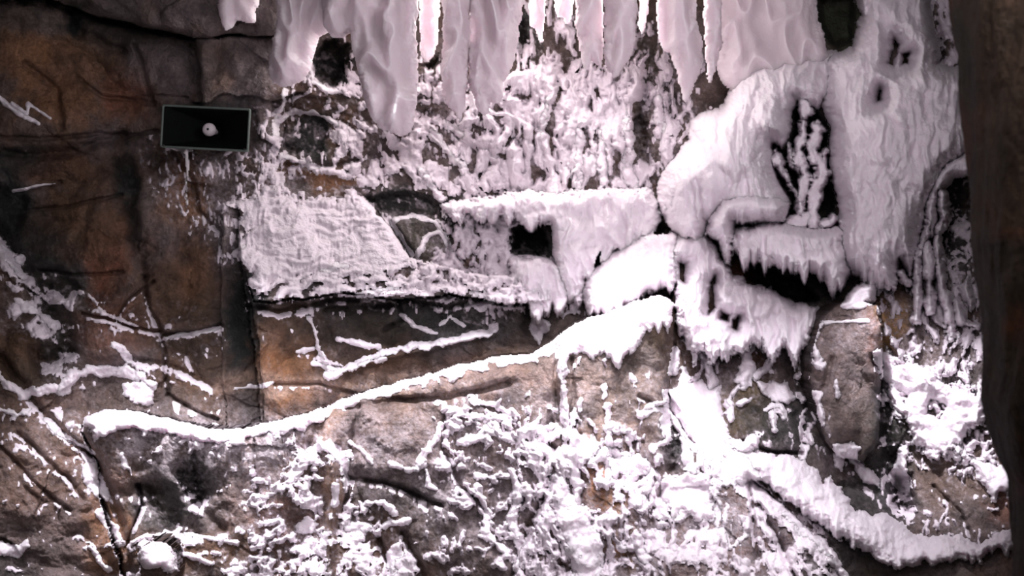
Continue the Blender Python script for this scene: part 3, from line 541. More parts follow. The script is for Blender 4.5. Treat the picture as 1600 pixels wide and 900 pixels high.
snow('snow_shelf', 'long lumpy snow shelf sweeping down to the lower right corner', 'snow', [
    (P, [(1150,704),(1200,707),(1245,713),(1280,737),(1288,752),(1298,742),(1325,778),(1335,800),(1360,806),(1385,799),(1420,830),(1440,838),(1470,836),(1500,839),(1530,850),(1560,832),(1590,822),(1595,848),(1545,856),(1534,872),(1518,868),(1490,866),(1470,875),(1455,872),(1430,882),(1400,880),(1375,872),(1368,865),(1345,858),(1310,838),(1275,813),(1250,790),(1215,768),(1190,748),(1165,725)], dict(drip=20, rough=8, wid=9))],
    front=[(1160,715,6.9),(1280,740,7.1),(1250,785,6.85),(1400,810,7.1),(1400,880,6.85),(1590,830,6.95),(1540,870,6.85),(1320,830,6.85)], rnd=24, fold=.04, lump=.014)
snow('snow_mass', 'dazzling lumpy snow heap beside the dark foreground rock on the right', 'snow', [
    (P, [(1366,545),(1386,545),(1402,560),(1430,558),(1452,580),(1480,600),(1505,602),(1545,615),(1545,650),(1520,668),(1502,690),(1486,700),(1470,710),(1442,704),(1426,690),(1420,665),(1398,645),(1386,605),(1370,580)], dict(rough=16, drip=14,
        holes=[[(1455,625),(1480,635),(1470,655),(1450,645)], [(1405,610),(1418,618),(1412,632)]]))], T=.13, rnd=16, lump=.022)
snow('snow_patch', 'upright snow tongue inside the dark hollow on the right', 'snow', [
    (P, [(1400,695),(1418,698),(1416,730),(1422,765),(1416,780),(1404,768),(1389,752),(1397,720)], dict(rough=6, drip=6))], T=.07, rnd=12, lump=.012)
snow('snow_patch', 'hooked snow patch at the foot of the pale rock column', 'snow', [
    (P, [(1303,696),(1330,690),(1345,698),(1340,716),(1360,730),(1376,750),(1372,762),(1348,754),(1334,730),(1322,712),(1314,735),(1302,726)], dict(rough=5)), (LN, [(1255,700),(1253,722)], dict(r=6, rough=5))], T=.06, rnd=10, lump=.01)
snow('snow_patch', 'snow clump tucked against the foreground rock near the bottom right', 'snow', [
    (P, [(1518,712),(1552,728),(1600,735),(1600,760),(1562,770),(1556,788),(1546,780),(1540,758),(1524,742)], dict(rough=7, drip=10)), (LN, [(1500,705),(1512,718)], dict(r=9, rough=6)), (LN, [(1498,700),(1500,712)], dict(r=8, rough=3))], T=.09, rnd=12, lump=.014)
snow('snow_ledge', 'narrow slanting snow ledge on the rock face below the sloping slab', 'snow', [
    (LN, [(512,585),(560,566),(620,547),(700,532),(762,517)], dict(r=6, rough=4, drip=9, wid=5)), (LN, [(500,560),(540,572),(600,562)], dict(r=4, rough=5)), (LN, [(530,530),(555,536),(590,542)], dict(r=4, rough=5)), (LN, [(765,513),(772,512)], dict(r=4, rough=2))], T=.045, rnd=7)
snow('snow_ledge', 'thin branching snow line up the rock face left of the slanting ledge', 'snow', [
    (LN, [(482,498),(494,520),(500,548),(515,578)], dict(r=3.5, rough=4)), (LN, [(465,547),(490,545)], dict(r=3, rough=3)), (LN, [(490,566),(505,570),(530,575)], dict(r=4, rough=3))], T=.02, rnd=5)
snow('snow_ledge', 'rounded frosted lip along the lower edge of the sloping slab', 'snow', [
    (LN, [(385,412),(440,418),(520,418),(600,410),(650,412),(720,420),(800,430)], dict(r=5, rough=6, drip=10)), (LN, [(560,462),(600,452),(640,446),(660,450)], dict(r=6, rough=3, drip=8)), (LN, [(370,395),(380,385),(420,385)], dict(r=5, rough=2)), (LN, [(600,456),(700,450),(790,462)], dict(r=6, rough=7, drip=10))], T=.03, rnd=7)
snow('snow_patch', 'snow arc over the rounded grey rock left of the bright rim', 'snow', [
    (LN, [(98,606),(112,590),(140,580),(185,577),(222,588),(236,600)], dict(r=9, rough=6, drip=6)), (P, [(190,600),(222,592),(240,612),(238,634),(220,638),(196,622)], dict(rough=7)),
    (LN, [(182,540),(195,545),(200,560)], dict(r=7, rough=6))], T=.03, rnd=8)
snow('snow_patch', 'forked snow streak on dark rock at the left edge below centre', 'snow', [
    (LN, [(-10,580),(15,600),(35,618),(85,604)], dict(r=7, rough=6)), (LN, [(0,640),(30,650),(50,640)], dict(r=4, rough=4)), (LN, [(72,655),(100,680),(146,708)], dict(r=4, rough=4)), (LN, [(368,606),(400,606),(426,598)], dict(r=4, rough=4))], T=.025, rnd=7)
snow('snow_patch', 'pair of snow clots on the dark wall at the far left edge', 'snow', [
    (P, [(-5,380),(12,384),(20,392),(42,430),(38,440),(10,410),(-5,400)], dict(rough=7)), (LN, [(30,403),(34,403)], dict(r=7, rough=5)), (LN, [(30,470),(60,490),(85,510)], dict(r=7, rough=9))], T=.03, rnd=8)
snow('snow_patch', 'twig of frozen frost crossing the orange rock at the upper left edge', 'snow', [
    (LN, [(-8,150),(20,170),(38,184),(60,195)], dict(r=4, rough=2)), (LN, [(18,160),(40,178),(44,162),(80,183)], dict(r=3, rough=2)), (LN, [(20,297),(60,290),(88,287)], dict(r=2.2, rough=2)), (LN, [(262,230),(275,236),(300,235)], dict(r=2.5, rough=3)), (LN, [(262,529),(290,520),(342,512)], dict(r=3, rough=2))], T=.02, rnd=5)
snow('snow_patch', 'snow tongues on the slanting brown rock at the lower left', 'snow', [
    (P, [(126,726),(150,722),(156,740),(172,762),(170,784),(150,772),(128,752)], dict(rough=6)), (LN, [(160,800),(176,825),(186,850)], dict(r=7, rough=6)), (LN, [(142,852),(160,875),(170,890)], dict(r=4, rough=4)), (LN, [(190,712),(198,730)], dict(r=5, rough=4)),
    (P, [(-10,845),(30,850),(42,842),(46,852),(30,870),(-10,868)], dict(rough=6))], T=.03, rnd=9)
snow('snow_crust', 'round white snow cap sitting on the small boulder at the bottom left', 'snow', [
    (P, [(214,874),(222,858),(240,850),(262,855),(274,870),(274,888),(264,896),(250,888),(232,890),(222,884)], dict(rough=4))], T=.05, rnd=14)
snow('snow_patch', 'hood of curled snow on top of the brown rib below the rim', 'snow', [
    (LN, [(462,745),(480,710),(498,692),(520,700),(536,722),(542,755)], dict(r=8, rough=7, drip=10)), (LN, [(470,760),(490,780),(500,800)], dict(r=6, rough=7)), (P, [(462,820),(480,805),(500,820),(490,835),(468,832)], dict(rough=5)), (LN, [(525,760),(525,785)], dict(r=6, rough=6))], T=.035, rnd=9)
snow('snow_patch', 'wedge shaped snow caps on the two pointed brown rocks at the bottom centre left', 'snow', [
    (LN, [(588,832),(605,818),(634,812)], dict(r=5, rough=4)), (P, [(530,818),(560,812),(582,822),(572,832),(540,830)], dict(rough=5)), (LN, [(572,788),(600,786),(618,800)], dict(r=5, rough=4)), (P, [(605,860),(625,845),(650,900),(640,915),(600,915)], dict(rough=5)), (LN, [(240,845),(300,835),(370,848)], dict(r=3, rough=4)), (LN, [(250,862),(300,868),(330,882)], dict(r=4, rough=4))], T=.03, rnd=8)
snow('snow_patch', 'slanting string of snow beads on the grey rock under the middle of the rim', 'snow', [
    (LN, [(688,662),(680,690),(662,712),(650,732)], dict(r=6, rough=5)), (LN, [(612,722),(640,732),(662,728)], dict(r=4, rough=5)), (LN, [(700,638),(725,645),(750,652)], dict(r=6, rough=7)), (LN, [(740,625),(775,630),(788,640)], dict(r=5, rough=6)), (LN, [(716,690),(745,685),(760,672),(800,682)], dict(r=7, rough=7, drip=12)), (LN, [(665,735),(672,760),(684,764)], dict(r=4, rough=3)), (LN, [(702,718),(705,726)], dict(r=5, rough=4)), (LN, [(716,765),(712,785)], dict(r=5, rough=5)), (LN, [(745,745),(770,745),(798,742)], dict(r=5, rough=5, drip=12)), (LN, [(545,692),(565,705),(580,725)], dict(r=3, rough=4))], T=.035, rnd=8)
snow('snow_mass', 'brilliant white drift pouring down the bottom centre', 'snow', [
    (P, [(855,735),(880,740),(895,770),(920,800),(940,850),(945,930),(895,930),(885,850),(862,790)], dict(rough=12)), (P, [(945,718),(985,706),(1010,715),(1015,735),(990,745),(960,735)], dict(rough=8, drip=20)),
    (P, [(1030,752),(1060,742),(1110,740),(1118,770),(1112,810),(1090,820),(1075,795),(1050,800),(1035,780)], dict(rough=12, drip=14)), (LN, [(995,840),(1005,870)], dict(r=9, rough=8)), (LN, [(965,852),(1000,856)], dict(r=7, rough=6))], T=.07, rnd=14, lump=.014)
snow('snow_patch', 'vertical icy dribbles on the grey rock beneath the white hot clump', 'snow', [
    (LN, [(943,608),(944,618)], dict(r=5, rough=4)), (LN, [(950,632),(950,670),(955,700)], dict(r=6, rough=5)), (LN, [(907,622),(907,640)], dict(r=3, rough=3)), (LN, [(965,688),(966,696)], dict(r=4, rough=3)), (LN, [(1010,640),(1040,625)], dict(r=4, rough=4)), (LN, [(1000,650),(1020,640),(1042,640),(1044,690),(1020,700)], dict(r=6, rough=6, T=.02)), (LN, [(1052,580),(1058,545)], dict(r=6, rough=6))], T=.04, rnd=8)
snow('frost_strand', 'frost line dropping from the tip of the leftmost large hanging ice', 'frost', [(LN, [(446, 142), (440, 165), (428, 190), (433, 225), (426, 262), (430, 300)], dict(r=4, rough=4, drip=0))], T=0.03, rnd=7)
snow('frost_strand', 'frost line over the top of the dark block left of the largest hanging ice', 'frost', [(LN, [(430, 188), (460, 172), (490, 178), (516, 188), (540, 200)], dict(r=4, rough=5, drip=0))], T=0.03, rnd=7)
snow('frost_strand', 'frost line along the foot of the dark block left of the largest hanging ice', 'frost', [(LN, [(440, 246), (470, 256), (505, 262), (550, 272)], dict(r=5, rough=6, drip=8))], T=0.03, rnd=7)
snow('frost_strand', 'frosted border round the lower edge of the olive hollow between hanging ices', 'frost', [(LN, [(486, 100), (490, 128), (508, 142), (540, 142), (560, 152)], dict(r=4, rough=4, drip=0))], T=0.03, rnd=7)
snow('frost_strand', 'arched frost strand on the dark wall right of the sloping slab', 'frost', [(LN, [(612, 348), (645, 336), (678, 348), (698, 376), (704, 402)], dict(r=3, rough=3, drip=0))], T=0.02, rnd=5)
snow('frost_strand', 'small inner frost arch right of the sloping slab', 'frost', [(LN, [(655, 402), (662, 372), (684, 364), (697, 384), (700, 402)], dict(r=3, rough=3, drip=0))], T=0.02, rnd=5)
snow('frost_strand', 'slanting frost strand just off the right edge of the sloping slab', 'frost', [(LN, [(606, 345), (628, 368), (646, 400)], dict(r=3, rough=3, drip=0))], T=0.02, rnd=5)
snow('frost_strand', 'long frozen rope at the centre of the strand covered upper wall', 'frost', [(LN, [(900, 98), (914, 150), (908, 200), (900, 250), (903, 295)], dict(r=9, rough=6, drip=0))], T=0.07, rnd=12)
snow('frost_strand', 'frozen rope left of the central long rope on the upper wall', 'frost', [(LN, [(850, 95), (858, 150), (846, 205), (850, 250)], dict(r=7, rough=6, drip=0))], T=0.06, rnd=10)
snow('frost_strand', 'frozen rope right of the central long rope on the upper wall', 'frost', [(LN, [(978, 118), (974, 170), (984, 220), (980, 270), (990, 298)], dict(r=9, rough=6, drip=0))], T=0.07, rnd=12)
snow('frost_strand', 'frozen rope beside the left of the bulbous snow mass', 'frost', [(LN, [(1026, 140), (1028, 180), (1042, 220), (1040, 250)], dict(r=8, rough=6, drip=0))], T=0.06, rnd=10)
snow('frost_strand', 'short frozen rope between the two centre ropes on the upper wall', 'frost', [(LN, [(944, 135), (948, 190), (940, 240), (944, 280)], dict(r=8, rough=7, drip=0))], T=0.06, rnd=10)
snow('frost_strand', 'thick diagonal frost strand below the largest hanging ice', 'frost', [(LN, [(600, 215), (640, 245), (672, 275), (690, 312)], dict(r=6, rough=7, drip=10))], T=0.05, rnd=9)
snow('frost_strand', 'lower diagonal frost strand below the ragged hanging ice', 'frost', [(LN, [(700, 195), (745, 225), (790, 262), (810, 295)], dict(r=6, rough=7, drip=10))], T=0.05, rnd=9)
snow('frost_strand', 'upper diagonal frost strand from the foot of the largest hanging ice', 'frost', [(LN, [(650, 190), (690, 225), (720, 260), (740, 300)], dict(r=6, rough=7, drip=8))], T=0.05, rnd=9)
snow('frost_strand', 'dripping snow clump on the rock above the middle of the rim', 'snow', [(P, [(828, 496), (838, 482), (846, 496), (862, 506), (860, 520), (851, 522), (844, 542), (836, 530), (825, 514)], dict(rough=4, drip=0))], T=0.04, rnd=8)
snow('frost_strand', 'small lumpy frost bead row under the right of the slab', 'snow', [(LN, [(734, 474), (752, 480), (768, 470)], dict(r=6, rough=5, drip=0))], T=0.04, rnd=8)
snow('frost_strand', 'angular frost edge on the small rock facet under the slab', 'frost', [(LN, [(628, 492), (648, 514), (682, 520)], dict(r=3, rough=4, drip=0))], T=0.02, rnd=5)
snow('frost_strand', 'second angular frost edge beside the small rock facet', 'frost', [(LN, [(688, 506), (704, 494), (724, 506)], dict(r=3, rough=4, drip=0))], T=0.02, rnd=5)
snow('frost_strand', 'snow lip across the brown shelf above the orange rock', 'snow', [(LN, [(900, 712), (940, 708), (985, 712)], dict(r=8, rough=7, drip=26))], T=0.05, rnd=9)
snow('frost_strand', 'snow lip on the fold left of the orange rock', 'snow', [(LN, [(820, 700), (845, 690), (870, 672)], dict(r=7, rough=8, drip=14))], T=0.05, rnd=9)
snow('frost_strand', 'wavy snow string running down left of the bottom drift', 'snow', [(LN, [(800, 740), (812, 775), (800, 810), (815, 850), (805, 890)], dict(r=7, rough=10, drip=10))], T=0.045, rnd=9)
snow('frost_strand', 'wavy snow string at the bottom centre left', 'snow', [(LN, [(745, 770), (765, 800), (758, 835), (785, 860)], dict(r=6, rough=9, drip=10))], T=0.04, rnd=8)
snow('frost_strand', 'snow fringe on the edge of the front ledge at the bottom right of centre', 'snow', [(LN, [(1165, 740), (1200, 780), (1240, 810), (1290, 860), (1320, 900)], dict(r=8, rough=9, drip=12))], T=0.04, rnd=9)
snow('frost_strand', 'oval frost ring on the pink rock at the bottom right of centre', 'frost', [(LN, [(1135, 790), (1128, 830), (1142, 855), (1165, 840), (1170, 815)], dict(r=4, rough=4, drip=0))], T=0.03, rnd=6)
for (nm, lab, u0, v0, sh) in [
    ('frozen_drip', 'white frozen strand on the left inside the dark opening of the bulbous snow mass', 0, 0, [(LN, [(1210,235),(1222,262),(1236,290),(1246,305)], dict(r=8, rough=6)), (LN, [(1232,225),(1242,262)], dict(r=5, rough=4))]),
    ('frozen_drip', 'thick white frozen strand in the middle of the dark opening of the bulbous snow mass', 0, 0, [(LN, [(1258,165),(1256,200),(1250,240),(1256,275),(1250,315),(1258,345)], dict(r=11, rough=8)), (LN, [(1235,352),(1262,335)], dict(r=12, rough=6))]),
    ('frozen_drip', 'broad white frozen strand on the right of the dark opening of the bulbous snow mass', 0, 0, [(LN, [(1272,200),(1270,235),(1284,260),(1276,300),(1272,350)], dict(r=13, rough=8)), (LN, [(1288,240),(1282,290)], dict(r=7, rough=5)), (LN, [(1290,350),(1300,345)], dict(r=11, rough=5))])]:
    snow(nm, lab, 'ice', sh, front=7.5, rnd=8, lump=.01, fold=.05)

# carve holes through the snow where the dark recesses are open
for pts in ([(800,366),(812,362),(850,366),(856,380),(854,398),(798,400)], [(928,418),(932,402),(939,396),(940,415)], [(1020,368),(1026,352),(1034,342),(1050,354),(1046,362)]):
    sl, m = mask('poly', pts, rough=5)
    TH[sl] = np.where(m > 0, -.05, TH[sl])
YS = YR - TH
TOP = TH[:-1, :-1]
near = np.maximum.reduce([TH[:-1, :-1], TH[1:, :-1], TH[:-1, 1:], TH[1:, 1:]]) > 0
idq = np.maximum.reduce([SID[:-1, :-1], SID[1:, :-1], SID[:-1, 1:], SID[1:, 1:]])
YS = np.where(TH > 0, YS, YR + np.clip(-TH, .0, .03) + .002)
SQ = np.full((NV, NU), -1, np.int16); SQ[:-1, :-1] = np.where(near, idq, -1)
# loose crumbs cut off from a snow body belong to the rime crust around them
RIMES = [(k, *[float(x.mean()) for x in np.nonzero(SQ == k)]) for k in range(len(OBJ)) if OBJ[k][3] == 'stuff' and (SQ == k).any()]
for k in range(len(OBJ)):
    if OBJ[k][3] == 'stuff': continue
    left = set(zip(*[x.tolist() for x in np.nonzero(SQ == k)])); comps = []
    while left:
        st_ = [left.pop()]; comp = []
        while st_:
            c = st_.pop(); comp.append(c); i, j = c
            for d in ((i + 1, j), (i - 1, j), (i, j + 1), (i, j - 1)):
                if d in left: left.remove(d); st_.append(d)
        comps.append(comp)
    comps.sort(key=len)
    for comp in comps[:-1]:
        i, j = comp[0]; r = min(RIMES, key=lambda q: (q[1] - i) ** 2 + (q[2] - j) ** 2)[0]
        a = np.array(comp); SQ[a[:, 0], a[:, 1]] = r
for k, (nm, lab, cat, kind, mat, grp) in enumerate(OBJ):
    q = SQ == k
    if q.sum() < 4: print('empty', lab); continue
    tag(sheet(nm, YS, q, mat, back=.03), lab, cat, grp, kind)
for k, r in enumerate(ROCK):
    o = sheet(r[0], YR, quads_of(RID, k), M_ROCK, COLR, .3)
    if r[1]: tag(o, r[1], r[2])
    else: tag(o, kind='structure')
print('rock', time.time() - T00)
print('snow', time.time() - T00)

# ------------------------------------------------------------------ hanging ice (closed bodies)
def hanging(name, label, pts, Yc, depth, mat=M_ICE, rnd=None, rough=2.5, amp=.02, seed=0, group=None):
    p = np.array(pts, float); st = 1.7
    u = np.arange(p[:, 0].min() - 8, p[:, 0].max() + 8, st); v = np.arange(p[:, 1].min() - 8, p[:, 1].max() + 8, st)
    U, V = np.meshgrid(u, v)
    e = fbm(U / 11, V / 14, 500 + seed, 3, .6)
    m = sd_poly(U + 3 * fbm(U / 25, V / 25, 510 + seed, 2), V + 5 * e, pts) + rough * e + 2.2 * fbm(U / 4, V / 4, 560 + seed, 2)
    rnd = rnd or min(40, m.max())
    t = np.clip(m / rnd, 0, 1); prof = np.sqrt(np.clip(1 - (1 - t) ** 2, 0, 1)) * depth
    fo = -np.abs(fbm(U / 44, V / 100, 520 + seed, 2, .4)) * 2 + .5
    lu = bulges(U / 38, V / 44, 530 + seed, .3, 1.0)
    f = Yc - prof - prof / depth * amp * (fo * 2.6 - (lu - .35) * .5 + .15 * fbm(U / 14, V / 18, 540 + seed, 2))
    b = Yc + prof * .8 + prof / depth * amp * (fbm(U / 30, V / 60, 550 + seed, 3))
    ins = m > 0
    q = ins[:-1, :-1] & ins[1:, :-1] & ins[:-1, 1:] & ins[1:, 1:]
    nu = len(u); i, j = np.nonzero(q); a = i * nu + j
    F = np.stack([a, a + nu, a + nu + 1, a + 1], 1); off = U.size
    # rim vertices shared by front and back so that the body is closed
    cnt = np.zeros(U.size, int)
    for c in range(4): np.add.at(cnt, F[:, c], 1)
    rim = (cnt > 0) & (cnt < 4); inner = cnt == 4
    f = f.ravel(); b = b.ravel(); f[rim] = Yc; b[rim] = Yc
    remap = np.arange(U.size); back = np.where(inner, np.arange(U.size) + off, remap)
    FB = back[F][:, ::-1]; allF = np.concatenate([F, FB])
    yy = np.concatenate([f, b]); uu = np.concatenate([U.ravel()] * 2); vv = np.concatenate([V.ravel()] * 2)
    used, inv = np.unique(allF, return_inverse=True); allF = inv.reshape(-1, 4)
    uu, vv, yy = uu[used], vv[used], yy[used]
    co = np.stack([(uu - 800) * Yc / FP, yy, CZ + (450 - vv) * Yc / FP], 1)
    return tag(mesh_obj(name, co, allF, mat), label, 'ice', group)
TOPV = -150
ICE = [
 ('short blunt icicle pair at the top left above the rock block', [(340,TOPV),(342,25),(346,42),(354,49),(364,45),(371,33),(378,33),(386,38),(400,35),(405,0),(408,TOPV)], 7.35, .07),
 ('tall blunt hanging ice mass, leftmost of the large ones', [(428,TOPV),(432,25),(429,55),(422,92),(420,118),(426,132),(440,137),(455,136),(475,125),(484,108),(490,85),(500,58),(515,50),(540,40),(560,TOPV)], 7.2, .13),
 ('largest hanging ice mass ending in a broad ragged foot', [(500,TOPV),(505,40),(520,60),(536,58),(546,52),(549,80),(560,120),(570,160),(580,188),(595,203),(612,208),(625,215),(640,208),(648,190),(650,172),(655,132),(655,100),(652,60),(653,30),(656,TOPV)], 7.0, .18),
 ('bright slim icicle glowing between two large ice masses', [(650,TOPV),(655,40),(655,80),(664,97),(672,97),(681,85),(686,60),(687,30),(692,TOPV)], 7.25, .07),
 ('long grey hanging ice mass with a narrow single tip, centre left', [(686,TOPV),(690,40),(688,100),(690,150),(700,168),(710,176),(715,188),(722,190),(726,170),(732,130),(736,60),(734,TOPV)], 7.05, .11),
 ('wide hanging ice mass with several ragged tips, right of the narrow tipped one', [(728,TOPV),(732,60),(730,130),(740,158),(748,176),(756,182),(766,176),(768,160),(779,165),(786,155),(788,130),(800,108),(810,75),(814,40),(822,0),(824,TOPV)], 7.1, .13),
 ('small bright icicle just right of the ragged tipped mass', [(822,TOPV),(826,15),(828,42),(836,48),(842,68),(848,66),(853,30),(858,TOPV)], 7.25, .05),
 ('short twin tipped icicle at the top centre', [(860,TOPV),(866,15),(872,30),(878,28),(886,42),(892,36),(896,10),(902,TOPV)], 7.3, .05),
 ('grey hanging icicle with forked tip at top centre', [(892,TOPV),(898,30),(902,70),(910,106),(918,113),(925,95),(934,105),(941,114),(944,80),(945,TOPV)], 7.1, .08),
 ('long white icicle with a bright left edge right of the forked one', [(940,TOPV),(943,60),(945,100),(955,121),(965,123),(976,106),(990,82),(996,40),(996,TOPV)], 7.0, .09),
 ('short thin icicle between two broader ones right of centre top', [(996,TOPV),(998,40),(1001,58),(1008,50),(1014,20),(1016,TOPV)], 7.3, .04),
 ('long tapering icicle right of centre top', [(1018,TOPV),(1026,50),(1034,80),(1045,84),(1058,118),(1066,156),(1073,164),(1083,140),(1094,116),(1098,70),(1090,30),(1092,TOPV)], 7.15, .09),
 ('narrow icicle hanging against the wide ice sheet', [(1094,TOPV),(1098,30),(1101,80),(1104,128),(1110,132),(1118,112),(1128,80),(1132,TOPV)], 7.2, .07),
 ('wide smooth ice sheet hanging behind the bulbous snow mass', [(1118,TOPV),(1116,100),(1126,130),(1150,150),(1180,170),(1250,150),(1296,90),(1288,55),(1276,20),(1268,TOPV)], 7.75, .10),
]
for k, (lab, pts, Y, d) in enumerate(ICE):
    hanging('hanging_ice', lab, pts, Y, d, seed=k * 3, amp=.05 if d > .1 else .025)
hanging('icicle', 'thin pale icicle dangling straight down from under the loudspeaker', [(287,232),(289,280),(289,320),(292,336),(294,320),(294,280),(297,232)], 7.48, .012, rough=.8, amp=.003)

# ------------------------------------------------------------------ small smooth meshes
def grid_obj(name, rings, mat, parent=None, cap=(True, True), smooth_shade=True):
    r = np.array(rings, float); a, b = r.shape[:2]; F = []
    for i in range(a - 1):
        for j in range(b):
            F.append((i * b + j, i * b + (j + 1) % b, (i + 1) * b + (j + 1) % b, (i + 1) * b + j))
    me = bpy.data.meshes.new(name)
    F = F + ([tuple(range(b))[::-1]] if cap[0] else []) + ([tuple((a - 1) * b + j for j in range(b))] if cap[1] else [])
    me.from_pydata([tuple(x) for x in r.reshape(-1, 3)], [], F); me.materials.append(mat)
    me.polygons.foreach_set('use_smooth', [smooth_shade] * len(F)); me.update()
    o = bpy.data.objects.new(name, me); COL.objects.link(o)
    if parent: o.parent = parent
    return o
def plain(name, col, rough=.5, metal=0):
    m, nt, b = new_mat(name); b.inputs['Roughness'].default_value = rough; b.inputs['Metallic'].default_value = metal
    n1 = noise_node(nt, 40, 5, .6); r = nt.nodes.new('ShaderNodeMix'); r.data_type = 'RGBA'
    r.inputs['A'].default_value = (*[c * .75 for c in col], 1); r.inputs['B'].default_value = (*[min(1, c * 1.3) for c in col], 1)
    nt.links.new(n1.outputs[0], r.inputs['Factor']); nt.links.new(r.outputs['Result'], b.inputs['Base Color']); return m
M_HORN = plain('dark green black plastic', (.0022, .0032, .0028), .8); M_HORN.node_tree.nodes['Principled BSDF'].inputs['Specular IOR Level'].default_value = .08; M_RIM = plain('worn grey green rim', (.075, .10, .085), .6)
M_PLUG = plain('frosted pale plug', (.55, .5, .52), .6); M_BR = plain('dark bracket steel', (.03, .03, .03), .5, .6)

# ------------------------------------------------------------------ horn loudspeaker
sp = bpy.data.objects.new('horn_loudspeaker', None); COL.objects.link(sp)
sp.location = at(320.5, 200, 7.42); sp.rotation_euler = (math.radians(0), math.radians(3.2), math.radians(-3))
tag(sp, 'dark rectangular horn loudspeaker with a pale round centre on the upper left rock wall', 'loudspeaker')
def rect_ring(w, h, y, r, n=6, cx=0, cz=0):
    out = []
    for (sx, sz, a0) in ((1, 1, 0), (-1, 1, 90), (-1, -1, 180), (1, -1, 270)):
        for k in range(n):
            a = math.radians(a0 + 90 * k / (n - 1))
            out.append((cx + sx * (w / 2 - r) + r * math.cos(a), y, cz + sz * (h / 2 - r) + r * math.sin(a)))
    return out
W, H = .468, .226
# flared bell: inside and outside skins joined at the mouth
ins, outs = [], []
for k in range(14):
    t = k / 13; f = (1 - t) ** 1.7
    ins.append(rect_ring(.07 + (W - .02 - .07) * f, .07 + (H - .02 - .07) * f ** .8, .006 + .23 * t, .006 + .028 * t))
for k in range(14):
    t = k / 13; f = (1 - t) ** 1.4
    outs.append(rect_ring(.10 + (W - .006 - .10) * f, .10 + (H - .006 - .10) * f, .004 + .25 * t, .006 + .04 * t))
grid_obj('horn_bell', outs[::-1] + ins, M_HORN, sp, (True, True))
rim = [rect_ring(W - .022, H - .022, .004, .006), rect_ring(W - .018, H - .018, -.004, .008), rect_ring(W - .004, H - .004, -.005, .010), rect_ring(W, H, .002, .010), rect_ring(W, H, .016, .010), rect_ring(W - .008, H - .008, .018, .008)]
grid_obj('mouth_rim', rim, M_RIM, sp, (False, False))
def disc_rings(prof, n=32):
    return [[(r * math.cos(2 * math.pi * k / n), y, r * math.sin(2 * math.pi * k / n)) for k in range(n)] for (r, y) in prof]
grid_obj('driver', disc_rings([(.02, .245), (.062, .25), (.07, .262), (.07, .36), (.06, .378), (.02, .384)]), M_HORN, sp)
pl = grid_obj('phase_plug', disc_rings([(.002, .052), (.014, .053), (.026, .058), (.034, .068), (.036, .082), (.032, .105), (.020, .16), (.014, .235)]), M_PLUG, sp)
pl['label'] = 'pale frosted round plug'
grid_obj('plug_dimple', disc_rings([(.001, .050), (.006, .0502), (.0075, .054), (.006, .058)], 16), M_BR, pl)
br = grid_obj('mounting_bracket', [[(x, y, z) for (x, z) in ((-.03, zz - .004), (.03, zz - .004), (.03, zz + .004), (-.03, zz + .004))] for (y, zz) in ((.18, -.075), (.30, -.085), (.42, -.06), (.75, -.02))], M_BR, sp)
for sx in (-1, 1):
    g = disc_rings([(.004, 0), (.0055, .001), (.0055, .005), (.003, .006)], 10)
    grid_obj('bolt', [[(x + sx * (W / 2 - .02), y - .008, z - H / 2 + .012) for (x, y, z) in r] for r in g], M_BR, sp)

# ------------------------------------------------------------------ foreground rock at the right
edge = [(1492,-260),(1489,-60),(1490,0),(1494,50),(1503,110),(1508,180),(1512,240),(1517,310),(1519,380),(1526,440),(1534,500),(1536,570),(1534,620),(1545,670),(1562,720),(1577,750),(1582,800),(1584,860),(1586,920),(1580,1100),(1570,1400)]
YP = 4.6; YE = 5.07; ez = [CZ + (450 - v) * YE / FP for u, v in edge][::-1]; ex = [(u - 800) * YE / FP for u, v in edge][::-1]
zz = np.linspace(-.02, 3.5, 420); xl = np.interp(zz, ez, ex); A = np.linspace(0, 2 * np.pi, 360, endpoint=False)
ZZ, AA = np.meshgrid(zz, A, indexing='ij'); XL = np.repeat(xl[:, None], len(A), 1)
ca, sa = np.cos(AA), np.sin(AA); ee = .62
sx = np.sign(ca) * np.abs(ca) ** ee; sy = np.sign(sa) * np.abs(sa) ** ee
wid = 1.5
nx = AA * 3.2
nse = .05 * fbm(sx * 3 + ZZ * 1.1, sy * 3 + ZZ * 2.1, 701, 5) + .03 * (bulges(sx * 2.4 + 7, ZZ * 3.5 + sy, 711, .8, .8) - .4)
nse = nse + .008 * fbm(ZZ * 26, (sx + sy * 1.7) * 18, 721, 4)
R = .5 - nse
px = XL + wid / 2 + sx * (wid / 2) + (-sx) * nse * .5 ; py = YP + .35 + sy * .38 - sy * nse * 2
a, b = ZZ.shape
idx = np.arange(a * b).reshape(a, b); F = np.stack([idx[:-1], np.roll(idx, -1, 1)[:-1], np.roll(idx, -1, 1)[1:], idx[1:]], -1).reshape(-1, 4)
co = np.stack([px, py, ZZ], -1).reshape(-1, 3)
nn = fbm(ZZ * 1.8 + sx, sy * 2 + sx * 3, 731, 5, .6); n2 = fbm(ZZ * 3.3 + 9, sx * 4 + sy, 741, 5, .6)
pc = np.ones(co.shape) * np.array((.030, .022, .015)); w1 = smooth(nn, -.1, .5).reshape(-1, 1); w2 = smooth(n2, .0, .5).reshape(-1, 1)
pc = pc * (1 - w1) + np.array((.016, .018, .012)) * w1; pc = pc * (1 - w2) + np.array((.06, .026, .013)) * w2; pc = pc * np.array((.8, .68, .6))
tag(mesh_obj('rock_pillar', co, F, M_ROCKD, colors=pc), 'dark brown blurred foreground rock along the whole right edge', 'rock')

